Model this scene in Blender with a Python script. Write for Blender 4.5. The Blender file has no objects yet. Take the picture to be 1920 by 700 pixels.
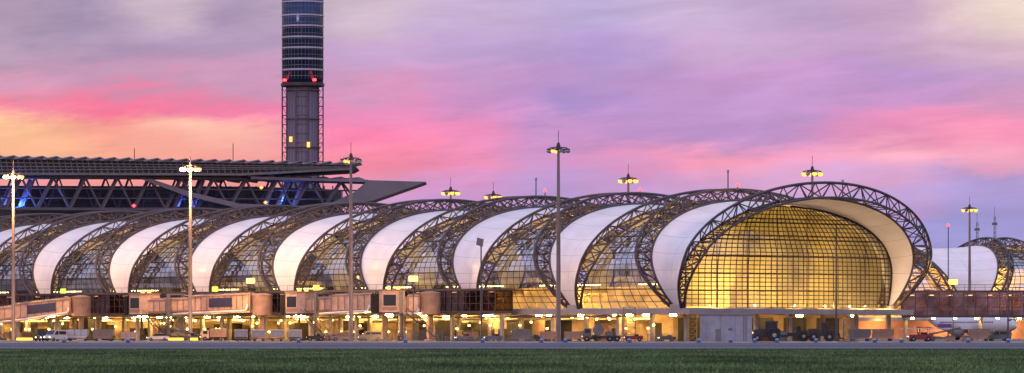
import bpy, bmesh, math, random
from math import sin, cos, pi, radians, sqrt, atan2, hypot
from mathutils import Vector, Matrix
random.seed(7)
S = bpy.context.scene
COL = S.collection
F = 8000.0; YH = 628.0; H = 1.2

def gx(px, D): return (px - 960) / F * D
def gz(py, D): return H + (YH - py) / F * D
def at(px, py, D): return Vector((gx(px, D), D, gz(py, D)))

TH = radians(48); CT = cos(TH); ST = sin(TH)
OX, OY = 51.2, 800.0
def cw(s, p, z=0.0):
    return Vector((OX - CT*s - ST*p, OY + ST*s - CT*p, z))
def son(px, p):
    u = (px - 960) / F
    return (OX - ST*p - u*(OY - CT*p)) / (CT + ST*u)
def on(px, p, z=0.0): return cw(son(px, p), p, z)

# ------------------------------------------------------------------ mesh builder
class MB:
    def __init__(s): s.v = []; s.f = []; s.uv = {}
    def add(s, vs, fs):
        b = len(s.v); s.v += [tuple(v) for v in vs]
        s.f += [tuple(i + b for i in f) for f in fs]; return s
    def box(s, x0, x1, y0, y1, z0, z1):
        return s.add([(x0,y0,z0),(x1,y0,z0),(x1,y1,z0),(x0,y1,z0),(x0,y0,z1),(x1,y0,z1),(x1,y1,z1),(x0,y1,z1)],
                     [(0,3,2,1),(4,5,6,7),(0,1,5,4),(1,2,6,5),(2,3,7,6),(3,0,4,7)])
    def bbox(s, x0, x1, y0, y1, z0, z1, c=0.05):
        o = [(x0+c,y0),(x1-c,y0),(x1,y0+c),(x1,y1-c),(x1-c,y1),(x0+c,y1),(x0,y1-c),(x0,y0+c)]
        cx, cy = (x0+x1)/2, (y0+y1)/2
        fx = 1 - 2*c/max(1e-6, (x1-x0)); fy = 1 - 2*c/max(1e-6, (y1-y0))
        i = [((x-cx)*fx+cx, (y-cy)*fy+cy) for x, y in o]
        vs = [(x,y,z0) for x,y in o] + [(x,y,z1-c) for x,y in o] + [(x,y,z1) for x,y in i]
        fs = [tuple(range(7,-1,-1)), tuple(range(16,24))]
        for r in (0, 8):
            for k in range(8):
                fs.append((r+k, r+(k+1)%8, r+8+(k+1)%8, r+8+k))
        return s.add(vs, fs)
    def tube(s, p, q, r, n=6, r2=None):
        p = Vector(p); q = Vector(q); d = q - p
        if d.length < 1e-6: return s
        d.normalize()
        a = Vector((0,0,1)) if abs(d.z) < .9 else Vector((1,0,0))
        u = d.cross(a).normalized(); w = d.cross(u)
        r2 = r if r2 is None else r2
        vs = []
        for c, rr in ((p, r), (q, r2)):
            for k in range(n):
                t = 2*pi*k/n + pi/n
                vs.append(c + u*(rr*cos(t)) + w*(rr*sin(t)))
        fs = [(k, (k+1)%n, n+(k+1)%n, n+k) for k in range(n)]
        fs += [tuple(range(n-1,-1,-1)), tuple(range(n, 2*n))]
        return s.add(vs, fs)
    def path(s, pts, r, n=6):
        pts = [Vector(p) for p in pts]; m = len(pts); vs = []; fs = []
        for i, p in enumerate(pts):
            d = (pts[min(i+1,m-1)] - pts[max(i-1,0)]).normalized()
            a = Vector((1,0,0)) if abs(d.x) < .8 else Vector((0,0,1))
            u = d.cross(a).normalized(); w = d.cross(u)
            for k in range(n):
                t = 2*pi*k/n
                vs.append(p + u*(r*cos(t)) + w*(r*sin(t)))
        for i in range(m-1):
            for k in range(n):
                fs.append((i*n+k, i*n+(k+1)%n, (i+1)*n+(k+1)%n, (i+1)*n+k))
        fs += [tuple(range(n-1,-1,-1)), tuple(range((m-1)*n, m*n))]
        return s.add(vs, fs)
    def prism(s, poly, ax, a, b):
        n = len(poly)
        def m(x, y, h):
            return (x,h,y) if ax == 'y' else ((h,x,y) if ax == 'x' else (x,y,h))
        vs = [m(x,y,a) for x,y in poly] + [m(x,y,b) for x,y in poly]
        fs = [(k,(k+1)%n,n+(k+1)%n,n+k) for k in range(n)] + [tuple(range(n-1,-1,-1)), tuple(range(n,2*n))]
        return s.add(vs, fs)
    def lathe(s, prof, n=16, c=(0,0,0), ax='z'):
        vs = []; fs = []
        for r, h in prof:
            r = max(r, .001)
            for k in range(n):
                t = 2*pi*k/n; x, y = r*cos(t), r*sin(t)
                v = (x,y,h) if ax == 'z' else ((x,h,y) if ax == 'y' else (h,x,y))
                vs.append((v[0]+c[0], v[1]+c[1], v[2]+c[2]))
        m = len(prof)
        for i in range(m-1):
            for k in range(n):
                fs.append((i*n+k, i*n+(k+1)%n, (i+1)*n+(k+1)%n, (i+1)*n+k))
        fs += [tuple(range(n-1,-1,-1)), tuple(range((m-1)*n, m*n))]
        return s.add(vs, fs)
    def extr(s, front, back):
        n = len(front)
        fs = [(k,(k+1)%n,n+(k+1)%n,n+k) for k in range(n)] + [tuple(range(n-1,-1,-1)), tuple(range(n,2*n))]
        return s.add(list(front)+list(back), fs)
    def shear(s, k):
        s.v = [(x,y,z+k*x) for x,y,z in s.v]; return s
    def mesh(s, name, mat, smooth=False, xf=None, uvs=None, fix=True):
        me = bpy.data.meshes.new(name)
        vs = s.v if xf is None else [tuple(xf @ Vector(v)) for v in s.v]
        me.from_pydata(vs, [], s.f)
        if fix:
            bm = bmesh.new(); bm.from_mesh(me)
            bmesh.ops.recalc_face_normals(bm, faces=bm.faces); bm.to_mesh(me); bm.free()
        if uvs:
            ul = me.uv_layers.new(name='UVMap')
            for l in me.loops: ul.data[l.index].uv = uvs[l.vertex_index]
        if mat: me.materials.append(mat)
        if smooth:
            for p in me.polygons: p.use_smooth = True
        me.update()
        return me
    def build(s, name, mat, parent=None, smooth=False, world=False, uvs=None):
        xf = None
        if world and parent is not None: xf = MAT[parent.name].inverted()
        return link(name, s.mesh(name, mat, smooth, xf, uvs), parent)

MAT = {}
def link(name, me, parent=None, loc=None):
    o = bpy.data.objects.new(name, me); COL.objects.link(o)
    if parent is not None: o.parent = parent
    if loc: o.location = loc
    return o
def thing(name, label, cat, loc=(0,0,0), rz=0.0, group=None):
    o = bpy.data.objects.new(name, None); COL.objects.link(o)
    o.location = loc; o.rotation_euler = (0,0,rz); o.empty_display_size = .5
    o['label'] = label; o['category'] = cat
    if group: o['group'] = group
    MAT[o.name] = Matrix.Translation(Vector(loc)) @ Matrix.Rotation(rz, 4, 'Z')
    return o
def tag(o, label, cat, group=None):
    o['label'] = label; o['category'] = cat
    if group: o['group'] = group
    return o

# ------------------------------------------------------------------ materials
def lin(c):
    return tuple(((x/255.)/12.92 if x/255. <= .04045 else ((x/255.+.055)/1.055)**2.4) for x in c)
def mat(name, col, rough=.6, metal=0.0, var=.2, scale=.6, emit=None, es=0.0, stretch=(1,1,1), bump=0, trans=0):
    m = bpy.data.materials.new(name); m.use_nodes = True
    nt = m.node_tree; b = nt.nodes['Principled BSDF']
    b.inputs['Roughness'].default_value = rough; b.inputs['Metallic'].default_value = metal
    tc = nt.nodes.new('ShaderNodeTexCoord'); mp = nt.nodes.new('ShaderNodeMapping')
    mp.inputs['Scale'].default_value = stretch
    nz = nt.nodes.new('ShaderNodeTexNoise'); nz.inputs['Scale'].default_value = scale; nz.inputs['Detail'].default_value = 5
    nt.links.new(tc.outputs['Object'], mp.inputs[0]); nt.links.new(mp.outputs[0], nz.inputs['Vector'])
    mr = nt.nodes.new('ShaderNodeMapRange'); mr.inputs[1].default_value = .25; mr.inputs[2].default_value = .75
    mr.inputs[3].default_value = 1-var; mr.inputs[4].default_value = 1+var
    nt.links.new(nz.outputs[0], mr.inputs[0])
    vm = nt.nodes.new('ShaderNodeVectorMath'); vm.operation = 'SCALE'; vm.inputs[0].default_value = col[:3]
    nt.links.new(mr.outputs[0], vm.inputs['Scale']); nt.links.new(vm.outputs[0], b.inputs['Base Color'])
    if emit:
        b.inputs['Emission Color'].default_value = (*emit, 1); b.inputs['Emission Strength'].default_value = es
    if bump:
        bp = nt.nodes.new('ShaderNodeBump'); bp.inputs['Strength'].default_value = bump
        nt.links.new(nz.outputs[0], bp.inputs['Height']); nt.links.new(bp.outputs[0], b.inputs['Normal'])
    if trans:
        tl = nt.nodes.new('ShaderNodeBsdfTranslucent'); nt.links.new(vm.outputs[0], tl.inputs[0])
        ms = nt.nodes.new('ShaderNodeMixShader'); ms.inputs[0].default_value = trans
        nt.links.new(b.outputs[0], ms.inputs[1]); nt.links.new(tl.outputs[0], ms.inputs[2])
        nt.links.new(ms.outputs[0], nt.nodes['Material Output'].inputs[0])
    return m
def glass(name, tint, refl, rough=.04, fac=.3, nscale=.35):
    m = bpy.data.materials.new(name); m.use_nodes = True
    nt = m.node_tree; nt.nodes.remove(nt.nodes['Principled BSDF']); out = nt.nodes['Material Output']
    tr = nt.nodes.new('ShaderNodeBsdfTransparent'); tr.inputs[0].default_value = (*tint, 1)
    gl = nt.nodes.new('ShaderNodeBsdfGlossy'); gl.inputs['Color'].default_value = (*refl, 1); gl.inputs['Roughness'].default_value = rough
    mx = nt.nodes.new('ShaderNodeMixShader'); mx.inputs[0].default_value = fac
    tc = nt.nodes.new('ShaderNodeTexCoord'); nz = nt.nodes.new('ShaderNodeTexNoise')
    nz.inputs['Scale'].default_value = nscale
    nt.links.new(tc.outputs['Object'], nz.inputs['Vector'])
    mr = nt.nodes.new('ShaderNodeMapRange'); mr.inputs[1].default_value = .3; mr.inputs[2].default_value = .7
    mr.inputs[3].default_value = fac*.35; mr.inputs[4].default_value = min(1, fac*1.65)
    nt.links.new(nz.outputs[0], mr.inputs[0]); nt.links.new(mr.outputs[0], mx.inputs[0])
    nt.links.new(tr.outputs[0], mx.inputs[1]); nt.links.new(gl.outputs[0], mx.inputs[2]); nt.links.new(mx.outputs[0], out.inputs[0])
    return m
def membrane_mat():
    m = bpy.data.materials.new('membrane_fabric'); m.use_nodes = True
    nt = m.node_tree; b = nt.nodes['Principled BSDF']; out = nt.nodes['Material Output']
    b.inputs['Roughness'].default_value = .35
    uv = nt.nodes.new('ShaderNodeUVMap'); sp = nt.nodes.new('ShaderNodeSeparateXYZ'); nt.links.new(uv.outputs[0], sp.inputs[0])
    def line(sock, n, w):
        a = nt.nodes.new('ShaderNodeMath'); a.operation = 'MULTIPLY'; a.inputs[1].default_value = n; nt.links.new(sock, a.inputs[0])
        f = nt.nodes.new('ShaderNodeMath'); f.operation = 'FRACT'; nt.links.new(a.outputs[0], f.inputs[0])
        l = nt.nodes.new('ShaderNodeMath'); l.operation = 'LESS_THAN'; l.inputs[1].default_value = w; nt.links.new(f.outputs[0], l.inputs[0])
        return l.outputs[0]
    l1 = line(sp.outputs[1], 16, .022); l2 = line(sp.outputs[0], 2, .012)
    mxx = nt.nodes.new('ShaderNodeMath'); mxx.operation = 'MAXIMUM'; nt.links.new(l1, mxx.inputs[0]); nt.links.new(l2, mxx.inputs[1])
    nz = nt.nodes.new('ShaderNodeTexNoise'); nz.inputs['Scale'].default_value = .25; nz.inputs['Detail'].default_value = 6
    tc = nt.nodes.new('ShaderNodeTexCoord'); nt.links.new(tc.outputs['Object'], nz.inputs['Vector'])
    cr = nt.nodes.new('ShaderNodeValToRGB'); cr.color_ramp.elements[0].position = .3; cr.color_ramp.elements[1].position = .7
    cr.color_ramp.elements[0].color = (.70,.70,.75,1); cr.color_ramp.elements[1].color = (.84,.84,.88,1)
    nt.links.new(nz.outputs[0], cr.inputs[0])
    mx = nt.nodes.new('ShaderNodeMix'); mx.data_type = 'RGBA'; mx.inputs[7].default_value = (.46,.44,.49,1)
    nt.links.new(mxx.outputs[0], mx.inputs[0]); nt.links.new(cr.outputs[0], mx.inputs[6]); nt.links.new(mx.outputs[2], b.inputs['Base Color'])
    tl = nt.nodes.new('ShaderNodeBsdfTranslucent'); tl.inputs[0].default_value = (.8,.55,.6,1)
    ms = nt.nodes.new('ShaderNodeMixShader'); ms.inputs[0].default_value = .06
    nt.links.new(b.outputs[0], ms.inputs[1]); nt.links.new(tl.outputs[0], ms.inputs[2]); nt.links.new(ms.outputs[0], out.inputs[0])
    return m

M = dict(
 truss=mat('painted_steel', (.075,.055,.066), .5, .1, .2, .4),
 membrane=membrane_mat(),
 mullion=mat('dark_mullion', (.022,.018,.016), .5, .2, .1),
 glass=glass('side_glass', (.86,.82,.68), (.90,.92,1.0), .06, .44, .45),
 endglass=glass('end_glass', (.84,.81,.64), (.62,.72,.72), .05, .20, .08),
 concrete=mat('concrete', (.36,.32,.29), .85, 0, .25, .5),
 slab=mat('slab_edge', (.30,.27,.28), .8, 0, .2, .3),
 cream_wall=mat('cream_wall', (.62,.48,.28), .8, 0, .3, .4),
 store_wall=mat('ground_storey_wall', (.44,.32,.18), .85, 0, .6, .22, stretch=(1,1,1.4)),
 glow_sheet=mat('glow_sheet_gold', (.47,.43,.25), .7, 0, .8, .09, stretch=(1,1,.8), trans=.55),  # mottled gold stands in for uneven hall glow behind the end glass
 dark_recess=mat('dark_recess', (.04,.035,.033), .5, 0, .3, .8),  # near-black colour stands in for shade inside doors and openings
 floor=mat('interior_floor', (.45,.40,.32), .4, 0, .1),
 lampw=mat('lamp_warm', (.9,.8,.5), .5, 0, 0, emit=(1,.60,.17), es=150),
 bulb=mat('small_bulb', (.9,.8,.5), .5, 0, 0, emit=(1,.50,.11), es=18),
 lampy=mat('lamp_amber', (.9,.6,.2), .5, 0, 0, emit=(1,.34,.035), es=3.0),
 lampyy=mat('lamp_yellow', (.9,.8,.2), .5, 0, 0, emit=(1,.62,.05), es=5),
 striplamp=mat('strip_lamp', (.9,.8,.5), .5, 0, 0, emit=(1,.78,.34), es=9),
 lampoff=mat('lamp_glass_off', (.35,.33,.36), .25, .3, .1),
 red=mat('lamp_red', (.8,.05,.04), .4, 0, 0, emit=(1,.03,.03), es=8),
 gate=mat('gate_sign_face', (.5,.8,.05), .4, 0, 0, emit=(.55,.9,.05), es=1.5),
 steel_dark=mat('dark_steel', (.06,.05,.055), .5, .3, .2),
 steel_mid=mat('grey_steel', (.20,.18,.18), .5, .2, .2),
 pole=mat('galvanised_pole', (.20,.14,.12), .5, .3, .2),
 cream_metal=mat('cream_metal', (.64,.39,.26), .55, .0, .25, .8, bump=.05),
 cream_dark=mat('tan_metal', (.32,.19,.13), .6, .0, .25, .8),
 white=mat('white_paint', (.60,.56,.54), .45, 0, .18, .8),
 cart=mat('cart_canvas', (.40,.36,.35), .7, 0, .25, 1.5),
 hut=mat('hut_wall', (.32,.33,.40), .7, 0, .2, .8),
 whitepipe=mat('white_pipe', (.78,.70,.62), .5, 0, .1),
 rubber=mat('rubber', (.025,.024,.024), .85, 0, .2),
 rim=mat('rim_metal', (.35,.34,.33), .4, .6, .1),
 window=mat('vehicle_glass', (.03,.035,.045), .08, .0, .1),
 navy=mat('navy_panel', (.045,.04,.08), .4, 0, .2),
 corr_glass=glass('corridor_glass', (.42,.31,.27), (.5,.40,.44), .06, .16),
 walk_glass=glass('walkway_glass', (.66,.56,.54), (.7,.62,.68), .06, .2),
 corr_frame=mat('corridor_frame', (.06,.040,.040), .5, .2, .2),
 tower_glass=mat('tower_glass', (.025,.055,.14), .12, .6, .3, .3),
 tower_core=mat('tower_core', (.165,.135,.18), .7, 0, .25, .3, stretch=(1,1,.05)),
 tower_steel=mat('tower_lattice_steel', (.13,.10,.13), .6, .1, .2, .5),
 tower_band=mat('tower_band', (.50,.47,.55), .5, 0, .1),
 roof_dark=mat('terminal_louvre', (.085,.075,.10), .55, .2, .25, .2),
 roof_light=mat('terminal_blade', (.26,.23,.29), .45, .2, .2, .2),
 girder=mat('terminal_girder', (.13,.115,.135), .55, .1, .25, .15),
 tip=mat('terminal_tip', (.20,.175,.20), .5, .1, .2, .15),
 term_glass=mat('terminal_glass', (.13,.12,.15), .5, .0, .5, .10),
 red_paint=mat('red_paint', (.24,.03,.03), .45, 0, .15),
 red_wall=mat('reddish_wall', (.42,.20,.15), .8, 0, .3, .3),
 green_grey=mat('drab_paint', (.13,.13,.115), .6, 0, .2),
 black_paint=mat('black_machine_paint', (.03,.03,.032), .5, 0, .2),
 yellow_paint=mat('yellow_paint', (.45,.28,.05), .5, 0, .15),
 blue_paint=mat('blue_paint', (.07,.11,.22), .45, 0, .15),
 purple=mat('purple_paint', (.16,.05,.25), .35, 0, .15),
 fuselage=mat('fuselage_white', (.62,.60,.64), .3, 0, .06),
 bulb_blue=mat('edge_light_blue', (.10,.20,.40), .3, 0, .1, emit=(.1,.3,.9), es=.25),
 sign_yellow=mat('sign_face', (.8,.6,.05), .5, 0, 0, emit=(1,.62,.05), es=2.2),
 headlight=mat('headlight', (.9,.9,.85), .3, 0, 0, emit=(1,.85,.6), es=6),
 taillight=mat('taillight', (.5,.02,.02), .3, 0, 0, emit=(1,.05,.03), es=5),
)

# ------------------------------------------------------------------ ground
def sheet(name, x0, x1, y0, y1, z, m):
    o = MB().add([(x0,y0,z),(x1,y0,z),(x1,y1,z),(x0,y1,z)], [(0,1,2,3)]).build(name, m)
    o['kind'] = 'structure'; return o
def ground_mat(name, c1, c2, scale, rough, joints=None, bump=.2):
    m = bpy.data.materials.new(name); m.use_nodes = True; nt = m.node_tree; b = nt.nodes['Principled BSDF']
    b.inputs['Roughness'].default_value = rough
    b.inputs['Specular IOR Level'].default_value = .12
    tc = nt.nodes.new('ShaderNodeTexCoord')
    mp = nt.nodes.new('ShaderNodeMapping'); mp.inputs['Scale'].default_value = (1,.12,1); nt.links.new(tc.outputs['Object'], mp.inputs[0])
    n1 = nt.nodes.new('ShaderNodeTexNoise'); n1.inputs['Scale'].default_value = scale; n1.inputs['Detail'].default_value = 8; n1.inputs['Roughness'].default_value = .65
    nt.links.new(mp.outputs[0], n1.inputs['Vector'])
    cr = nt.nodes.new('ShaderNodeValToRGB'); cr.color_ramp.elements[0].position = .32; cr.color_ramp.elements[1].position = .68
    cr.color_ramp.elements[0].color = (*c1,1); cr.color_ramp.elements[1].color = (*c2,1)
    nt.links.new(n1.outputs[0], cr.inputs[0]); last = cr.outputs[0]
    if joints:
        br = nt.nodes.new('ShaderNodeTexBrick'); br.inputs['Scale'].default_value = 1; br.offset = 0
        br.inputs['Brick Width'].default_value = joints; br.inputs['Row Height'].default_value = joints
        br.inputs['Mortar Size'].default_value = .05; br.inputs['Color1'].default_value = (1,1,1,1); br.inputs['Color2'].default_value = (.86,.86,.88,1)
        br.inputs['Mortar'].default_value = (.5,.5,.5,1)
        nt.links.new(tc.outputs['Object'], br.inputs['Vector'])
        mx = nt.nodes.new('ShaderNodeMix'); mx.data_type = 'RGBA'; mx.blend_type = 'MULTIPLY'; mx.inputs[0].default_value = 1
        nt.links.new(last, mx.inputs[6]); nt.links.new(br.outputs[0], mx.inputs[7]); last = mx.outputs[2]
    nt.links.new(last, b.inputs['Base Color'])
    bp = nt.nodes.new('ShaderNodeBump'); bp.inputs['Strength'].default_value = bump; nt.links.new(n1.outputs[0], bp.inputs['Height']); nt.links.new(bp.outputs[0], b.inputs['Normal'])
    return m
GRASS_Y = 345.0; APRON_Y = 640.0
sheet('ground', -9000, 9000, -200, 16000, 0, ground_mat('field', (.03,.05,.02), (.05,.07,.03), .05, .95))
sheet('grass', -400, 400, 40, GRASS_Y, .01, ground_mat('turf', (.035,.06,.03), (.06,.09,.04), .3, .95))
sheet('taxiway', -900, 900, GRASS_Y, APRON_Y, .012, ground_mat('asphalt', (.085,.083,.10), (.135,.13,.15), .25, .95))
sheet('apron', -900, 900, APRON_Y, 1350, .014, ground_mat('apron_concrete', (.15,.12,.11), (.27,.22,.19), .12, .8, 7.5))
mk = ground_mat('marking_white', (.36,.36,.39), (.52,.52,.56), .5, .8)
mkd = ground_mat('shoulder_asphalt', (.03,.028,.034), (.055,.052,.06), .2, .95)
sheet('taxiway_shoulder', -900, 900, GRASS_Y, 362, .022, mkd)
sheet('taxiway_edge_line', -900, 900, 386, 391, .024, mk)
sheet('taxiway_edge_line', -900, 900, 545, 553, .024, mk)
kb = MB()
x = -140.0
while x < 140:
    L = random.choice((6, 9, 12))
    kb.box(x, x+L-.15, APRON_Y-.25, APRON_Y+.25, .012, .012+random.choice((.10,.18,.14)))
    x += L+random.choice((0,0,0,3))
o = kb.build('kerb', mat('kerb_concrete', (.46,.44,.48), .8, 0, .4, .15)); o['kind'] = 'structure'

gm = bpy.data.materials.new('grass_blade'); gm.use_nodes = True
nt = gm.node_tree; b = nt.nodes['Principled BSDF']; b.inputs['Roughness'].default_value = .8
b.inputs['Specular IOR Level'].default_value = .1
ge = nt.nodes.new('ShaderNodeNewGeometry'); cr = nt.nodes.new('ShaderNodeValToRGB')
cr.color_ramp.elements[0].color = (.044,.096,.042,1); cr.color_ramp.elements[1].color = (.20,.26,.10,1)
e = cr.color_ramp.elements.new(.55); e.color = (.092,.17,.07,1)
nt.links.new(ge.outputs['Random Per Island'], cr.inputs[0])
tc = nt.nodes.new('ShaderNodeTexCoord'); nz = nt.nodes.new('ShaderNodeTexNoise'); nz.inputs['Scale'].default_value = .14; nz.inputs['Detail'].default_value = 4
mp = nt.nodes.new('ShaderNodeMapping'); mp.inputs['Scale'].default_value = (1,.25,1)
nt.links.new(tc.outputs['Object'], mp.inputs[0]); nt.links.new(mp.outputs[0], nz.inputs['Vector'])
mr = nt.nodes.new('ShaderNodeMapRange'); mr.inputs[1].default_value = .35; mr.inputs[2].default_value = .65; mr.inputs[3].default_value = .5; mr.inputs[4].default_value = 1.35
nt.links.new(nz.outputs[0], mr.inputs[0])
vm = nt.nodes.new('ShaderNodeVectorMath'); vm.operation = 'SCALE'; nt.links.new(cr.outputs[0], vm.inputs[0]); nt.links.new(mr.outputs[0], vm.inputs['Scale'])
nt.links.new(vm.outputs[0], b.inputs['Base Color'])
gv = []; gf = []
R = random.random
for i in range(90000):
    D = 1/(1/GRASS_Y + (R()**1.3)*(1/122. - 1/GRASS_Y))
    X = (R()*2-1)*(.135*D+8)
    h = .05+.08*R()
    if R() < .04: h *= 1.7
    w = .02+.035*R(); a = (R()-.5)*1.6; lx = (R()-.5)*.06
    dx, dy = cos(a)*w, sin(a)*w; k = len(gv)
    gv += [(X-dx,D-dy,0.01),(X+dx,D+dy,0.01),(X+dx*.5+lx*.6,D+dy*.5,h*.6),(X+lx*1.6,D,h),(X-dx*.5+lx*.6,D-dy*.5,h*.6)]
    gf.append((k,k+1,k+2,k+3,k+4))
g = MB(); g.v = gv; g.f = gf
o = link('grass_blades', g.mesh('grass_blades', gm, fix=False)); tag(o, 'short dark green grass covering the field in front of the taxiway', 'grass'); o['kind'] = 'stuff'

# ------------------------------------------------------------------ concourse
LB = 27.7; PW = 30.6; ZC = 13.0; ZR = 13.6; ZF = 6.2
T0 = math.asin((ZF-ZC)/ZR); T1 = pi - T0
ZTOP = ZC+ZR
def frac(t): return max(0.0, (ZC+ZR*sin(t)-ZF)/(ZTOP-ZF))
def lean(t): return .9+(9.7-.9)*frac(t)**1.0
def tw(t): return .8+2.7*min(1, frac(t)*2.4)
def td(t): return .5+1.6*min(1, frac(t)*2.4)
def tw_big(t): return .8+2.9*min(1, frac(t)*2.4)
def td_big(t): return .5+2.3*min(1, frac(t)*2.2)
def arc(t, dr=0.0):
    if sin(t) >= 0:
        nx, nz = cos(t)/PW, sin(t)/ZR; l = hypot(nx, nz)
        return PW*cos(t)+nx/l*dr, ZC+ZR*sin(t)+nz/l*dr
    q = -ZR*sin(t)/(ZC-ZF); sg = 1 if cos(t) > 0 else -1
    return sg*(PW*(1-.085*q*q)+dr), ZC+ZR*sin(t)
def P(s, t, dr=0.0):
    p, z = arc(t, dr); return Vector((s, p, z))
def truss_mesh(sg, tw=tw, td=td):
    N = 32; ts = [T0+(T1-T0)*i/N for i in range(N+1)]
    fine = [T0+(T1-T0)*i/(N*2) for i in range(N*2+1)]
    c1 = lambda t: P(sg*lean(t), t, 0)
    c2 = lambda t: P(sg*(lean(t)+tw(t)*.6), t, td(t))
    c3 = lambda t: P(sg*(lean(t)+tw(t)), t, 0)
    mb = MB()
    for c, r in ((c1,.23),(c2,.27),(c3,.23)):
        mb.path([c(t) for t in fine], r, 6)
    for i, t in enumerate(ts):
        mb.tube(c1(t), c2(t), .12, 5); mb.tube(c2(t), c3(t), .12, 5); mb.tube(c1(t), c3(t), .10, 5)
        if i < N:
            u = ts[i+1]
            if i % 2: mb.tube(c1(t), c2(u), .13, 5); mb.tube(c3(t), c2(u), .13, 5); mb.tube(c1(t), c3(u), .11, 5)
            else: mb.tube(c2(t), c1(u), .13, 5); mb.tube(c2(t), c3(u), .13, 5); mb.tube(c3(t), c1(u), .11, 5)
    return mb.mesh('roof_truss', M['truss'], True)
def membrane_mesh():
    NT, NF = 72, 14; mb = MB(); uvs = []
    for i in range(NT+1):
        t = T0+(T1-T0)*i/NT
        for j in range(NF+1):
            f = -1+2*j/NF
            mb.v.append(tuple(P(f*(lean(t)), t, -.1-.9*(1-f*f)*min(1, frac(t)*3)))); uvs.append((j/NF, i/NT))
    for i in range(NT):
        for j in range(NF):
            a = i*(NF+1)+j; mb.f.append((a, a+1, a+NF+2, a+NF+1))
    return mb.mesh('membrane_roof', M['membrane'], True, uvs=uvs)
def lens_meshes():
    NT, NS = 46, 10; mb = MB(); ml = MB()
    def g(t, f):
        e = lean(t)+tw(t)*.55
        return P(e+(LB-2*e)*f, t, -1.0)
    for i in range(NT+1):
        t = T0+(T1-T0)*i/NT
        for j in range(NS+1): mb.v.append(tuple(g(t, j/NS)))
    for i in range(NT):
        for j in range(NS):
            a = i*(NS+1)+j; mb.f.append((a, a+1, a+NS+2, a+NS+1))
    for j in range(1, NS):
        ml.path([g(T0+(T1-T0)*i/NT, j/NS) for i in range(NT+1)], .07, 4)
    for i in range(1, NT):
        t = T0+(T1-T0)*i/NT; ml.tube(g(t,0), g(t,1), .08 if i % 3 else .15, 4)
    return mb.mesh('glass_wall', M['glass'], False), ml.mesh('mullion_grid', M['mullion'])
TA, TB = truss_mesh(1), truss_mesh(-1)
TBIG = truss_mesh(-1, tw_big, td_big)
MEM = membrane_mesh(); LG, LM = lens_meshes()
def bays(root, ns, lens, big=None):
    for n in ns:
        link('membrane_roof', MEM, root, (n*LB,0,0))
        link('roof_truss', TA, root, (n*LB,0,0)); link('roof_truss', TBIG if n == big else TB, root, (n*LB,0,0))
    for n in lens:
        gw = link('glass_wall', LG, root, (n*LB,0,0)); link('mullion_grid', LM, gw)
NB = 11; SE = NB*LB
conc = thing('airport_concourse', 'long vaulted airport concourse of steel trusses, white membranes and a glowing glass end', 'airport building', (OX,OY,0), pi-TH)
bays(conc, range(NB), range(NB-1), 0)
GW_, GR_ = PW-1.45, ZR-1.3
def hw(z):
    if z < ZC:
        q = (ZC-z)/(ZC-ZF); return GW_*(1-.055*q*q)
    a = max(0.0, 1-((z-ZC)/GR_)**2); return GW_*sqrt(a)
ZG = ZC+GR_-.02
def eg(p, z, s0=0.0):
    return Vector((s0-3.4*max(0,1-(p/29.2)**2)*min(1,(ZG-z)/9), p, z))
mb = MB(); NZ = 40; NP = 40
for i in range(NZ+1):
    z = ZF-.15+(ZG-ZF+.15)*i/NZ
    for j in range(NP+1):
        mb.v.append(tuple(eg(hw(z)*(-1+2*j/NP), z)))
for i in range(NZ):
    for j in range(NP):
        a = i*(NP+1)+j; mb.f.append((a,a+1,a+NP+2,a+NP+1))
egl = mb.build('end_glass_wall', M['endglass'], conc, True)
ml = MB()
for k in range(-20, 21):
    f = k/20.6; pts = []
    for i in range(61):
        z = ZF+(ZG-ZF)*i/60
        q = f*29*(.38+.62*sqrt(max(0,1-max(0,(z-ZC)/GR_)**2)))
        if abs(q) <= hw(z): pts.append(eg(q, z)+Vector((-.1,0,0)))
    if len(pts) > 1: ml.path(pts, .10 if k % 2 else .08, 4)
nr = 24
for k in range(1, nr):
    z = ZF+(ZG-ZF)*k/nr; w = hw(z)
    ml.path([eg(w*(-1+2*j/40), z)+Vector((-.1,0,0)) for j in range(41)], .08 if k % 4 else .14, 4)
rim = [eg(hw(ZF+(ZG-ZF)*i/60), ZF+(ZG-ZF)*i/60) for i in range(61)]
ml.path(rim, .2, 5); ml.path([Vector((v.x,-v.y,v.z)) for v in rim], .2, 5)
ml.build('mullion_grid', M['mullion'], egl)
SC = 2.4
sc = MB()
for i in range(31):
    z = ZF+.2+(ZG-ZF-.3)*i/30
    for j in range(31): q = (hw(z)-.05)*(-1+2*j/30); sc.v.append((SC, q, z))
for i in range(30):
    for j in range(30):
        a = i*31+j; sc.f.append((a,a+1,a+32,a+31))
scr = sc.build('added_glow_sheet', M['glow_sheet'], conc)  # added translucent sheet, backlit to carry the glow and hide the hall
rl = MB()
for z in (9.4, 12.6, 16.0, 19.6, 22.8):
    w = hw(z)-.6; rl.box(SC-.5, SC-.3, -w, w, z, z+.16)
for q in range(-24, 25, 8):
    zt = ZC+GR_*sqrt(max(0,1-(q/29.1)**2))-.7; rl.box(SC-.48, SC-.32, q-.1, q+.1, 6.2, zt)
rl.build('glow_sheet_rail', M['cream_dark'], scr)
MB().box(-4.6, SE, -30.5, 29.5, 5.0, 6.0).build('deck_slab', M['slab'], conc)
MB().box(-2.5, SE, -29.0, 28.2, 6.0, 6.18).build('interior_floor', M['floor'], conc)
for s0 in range(22, int(SE)-20, 24):
    MB().bbox(s0, s0+17, -9, 9, 6.18, 10.4, .1).build('interior_core', M['cream_wall'], conc)
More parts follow.
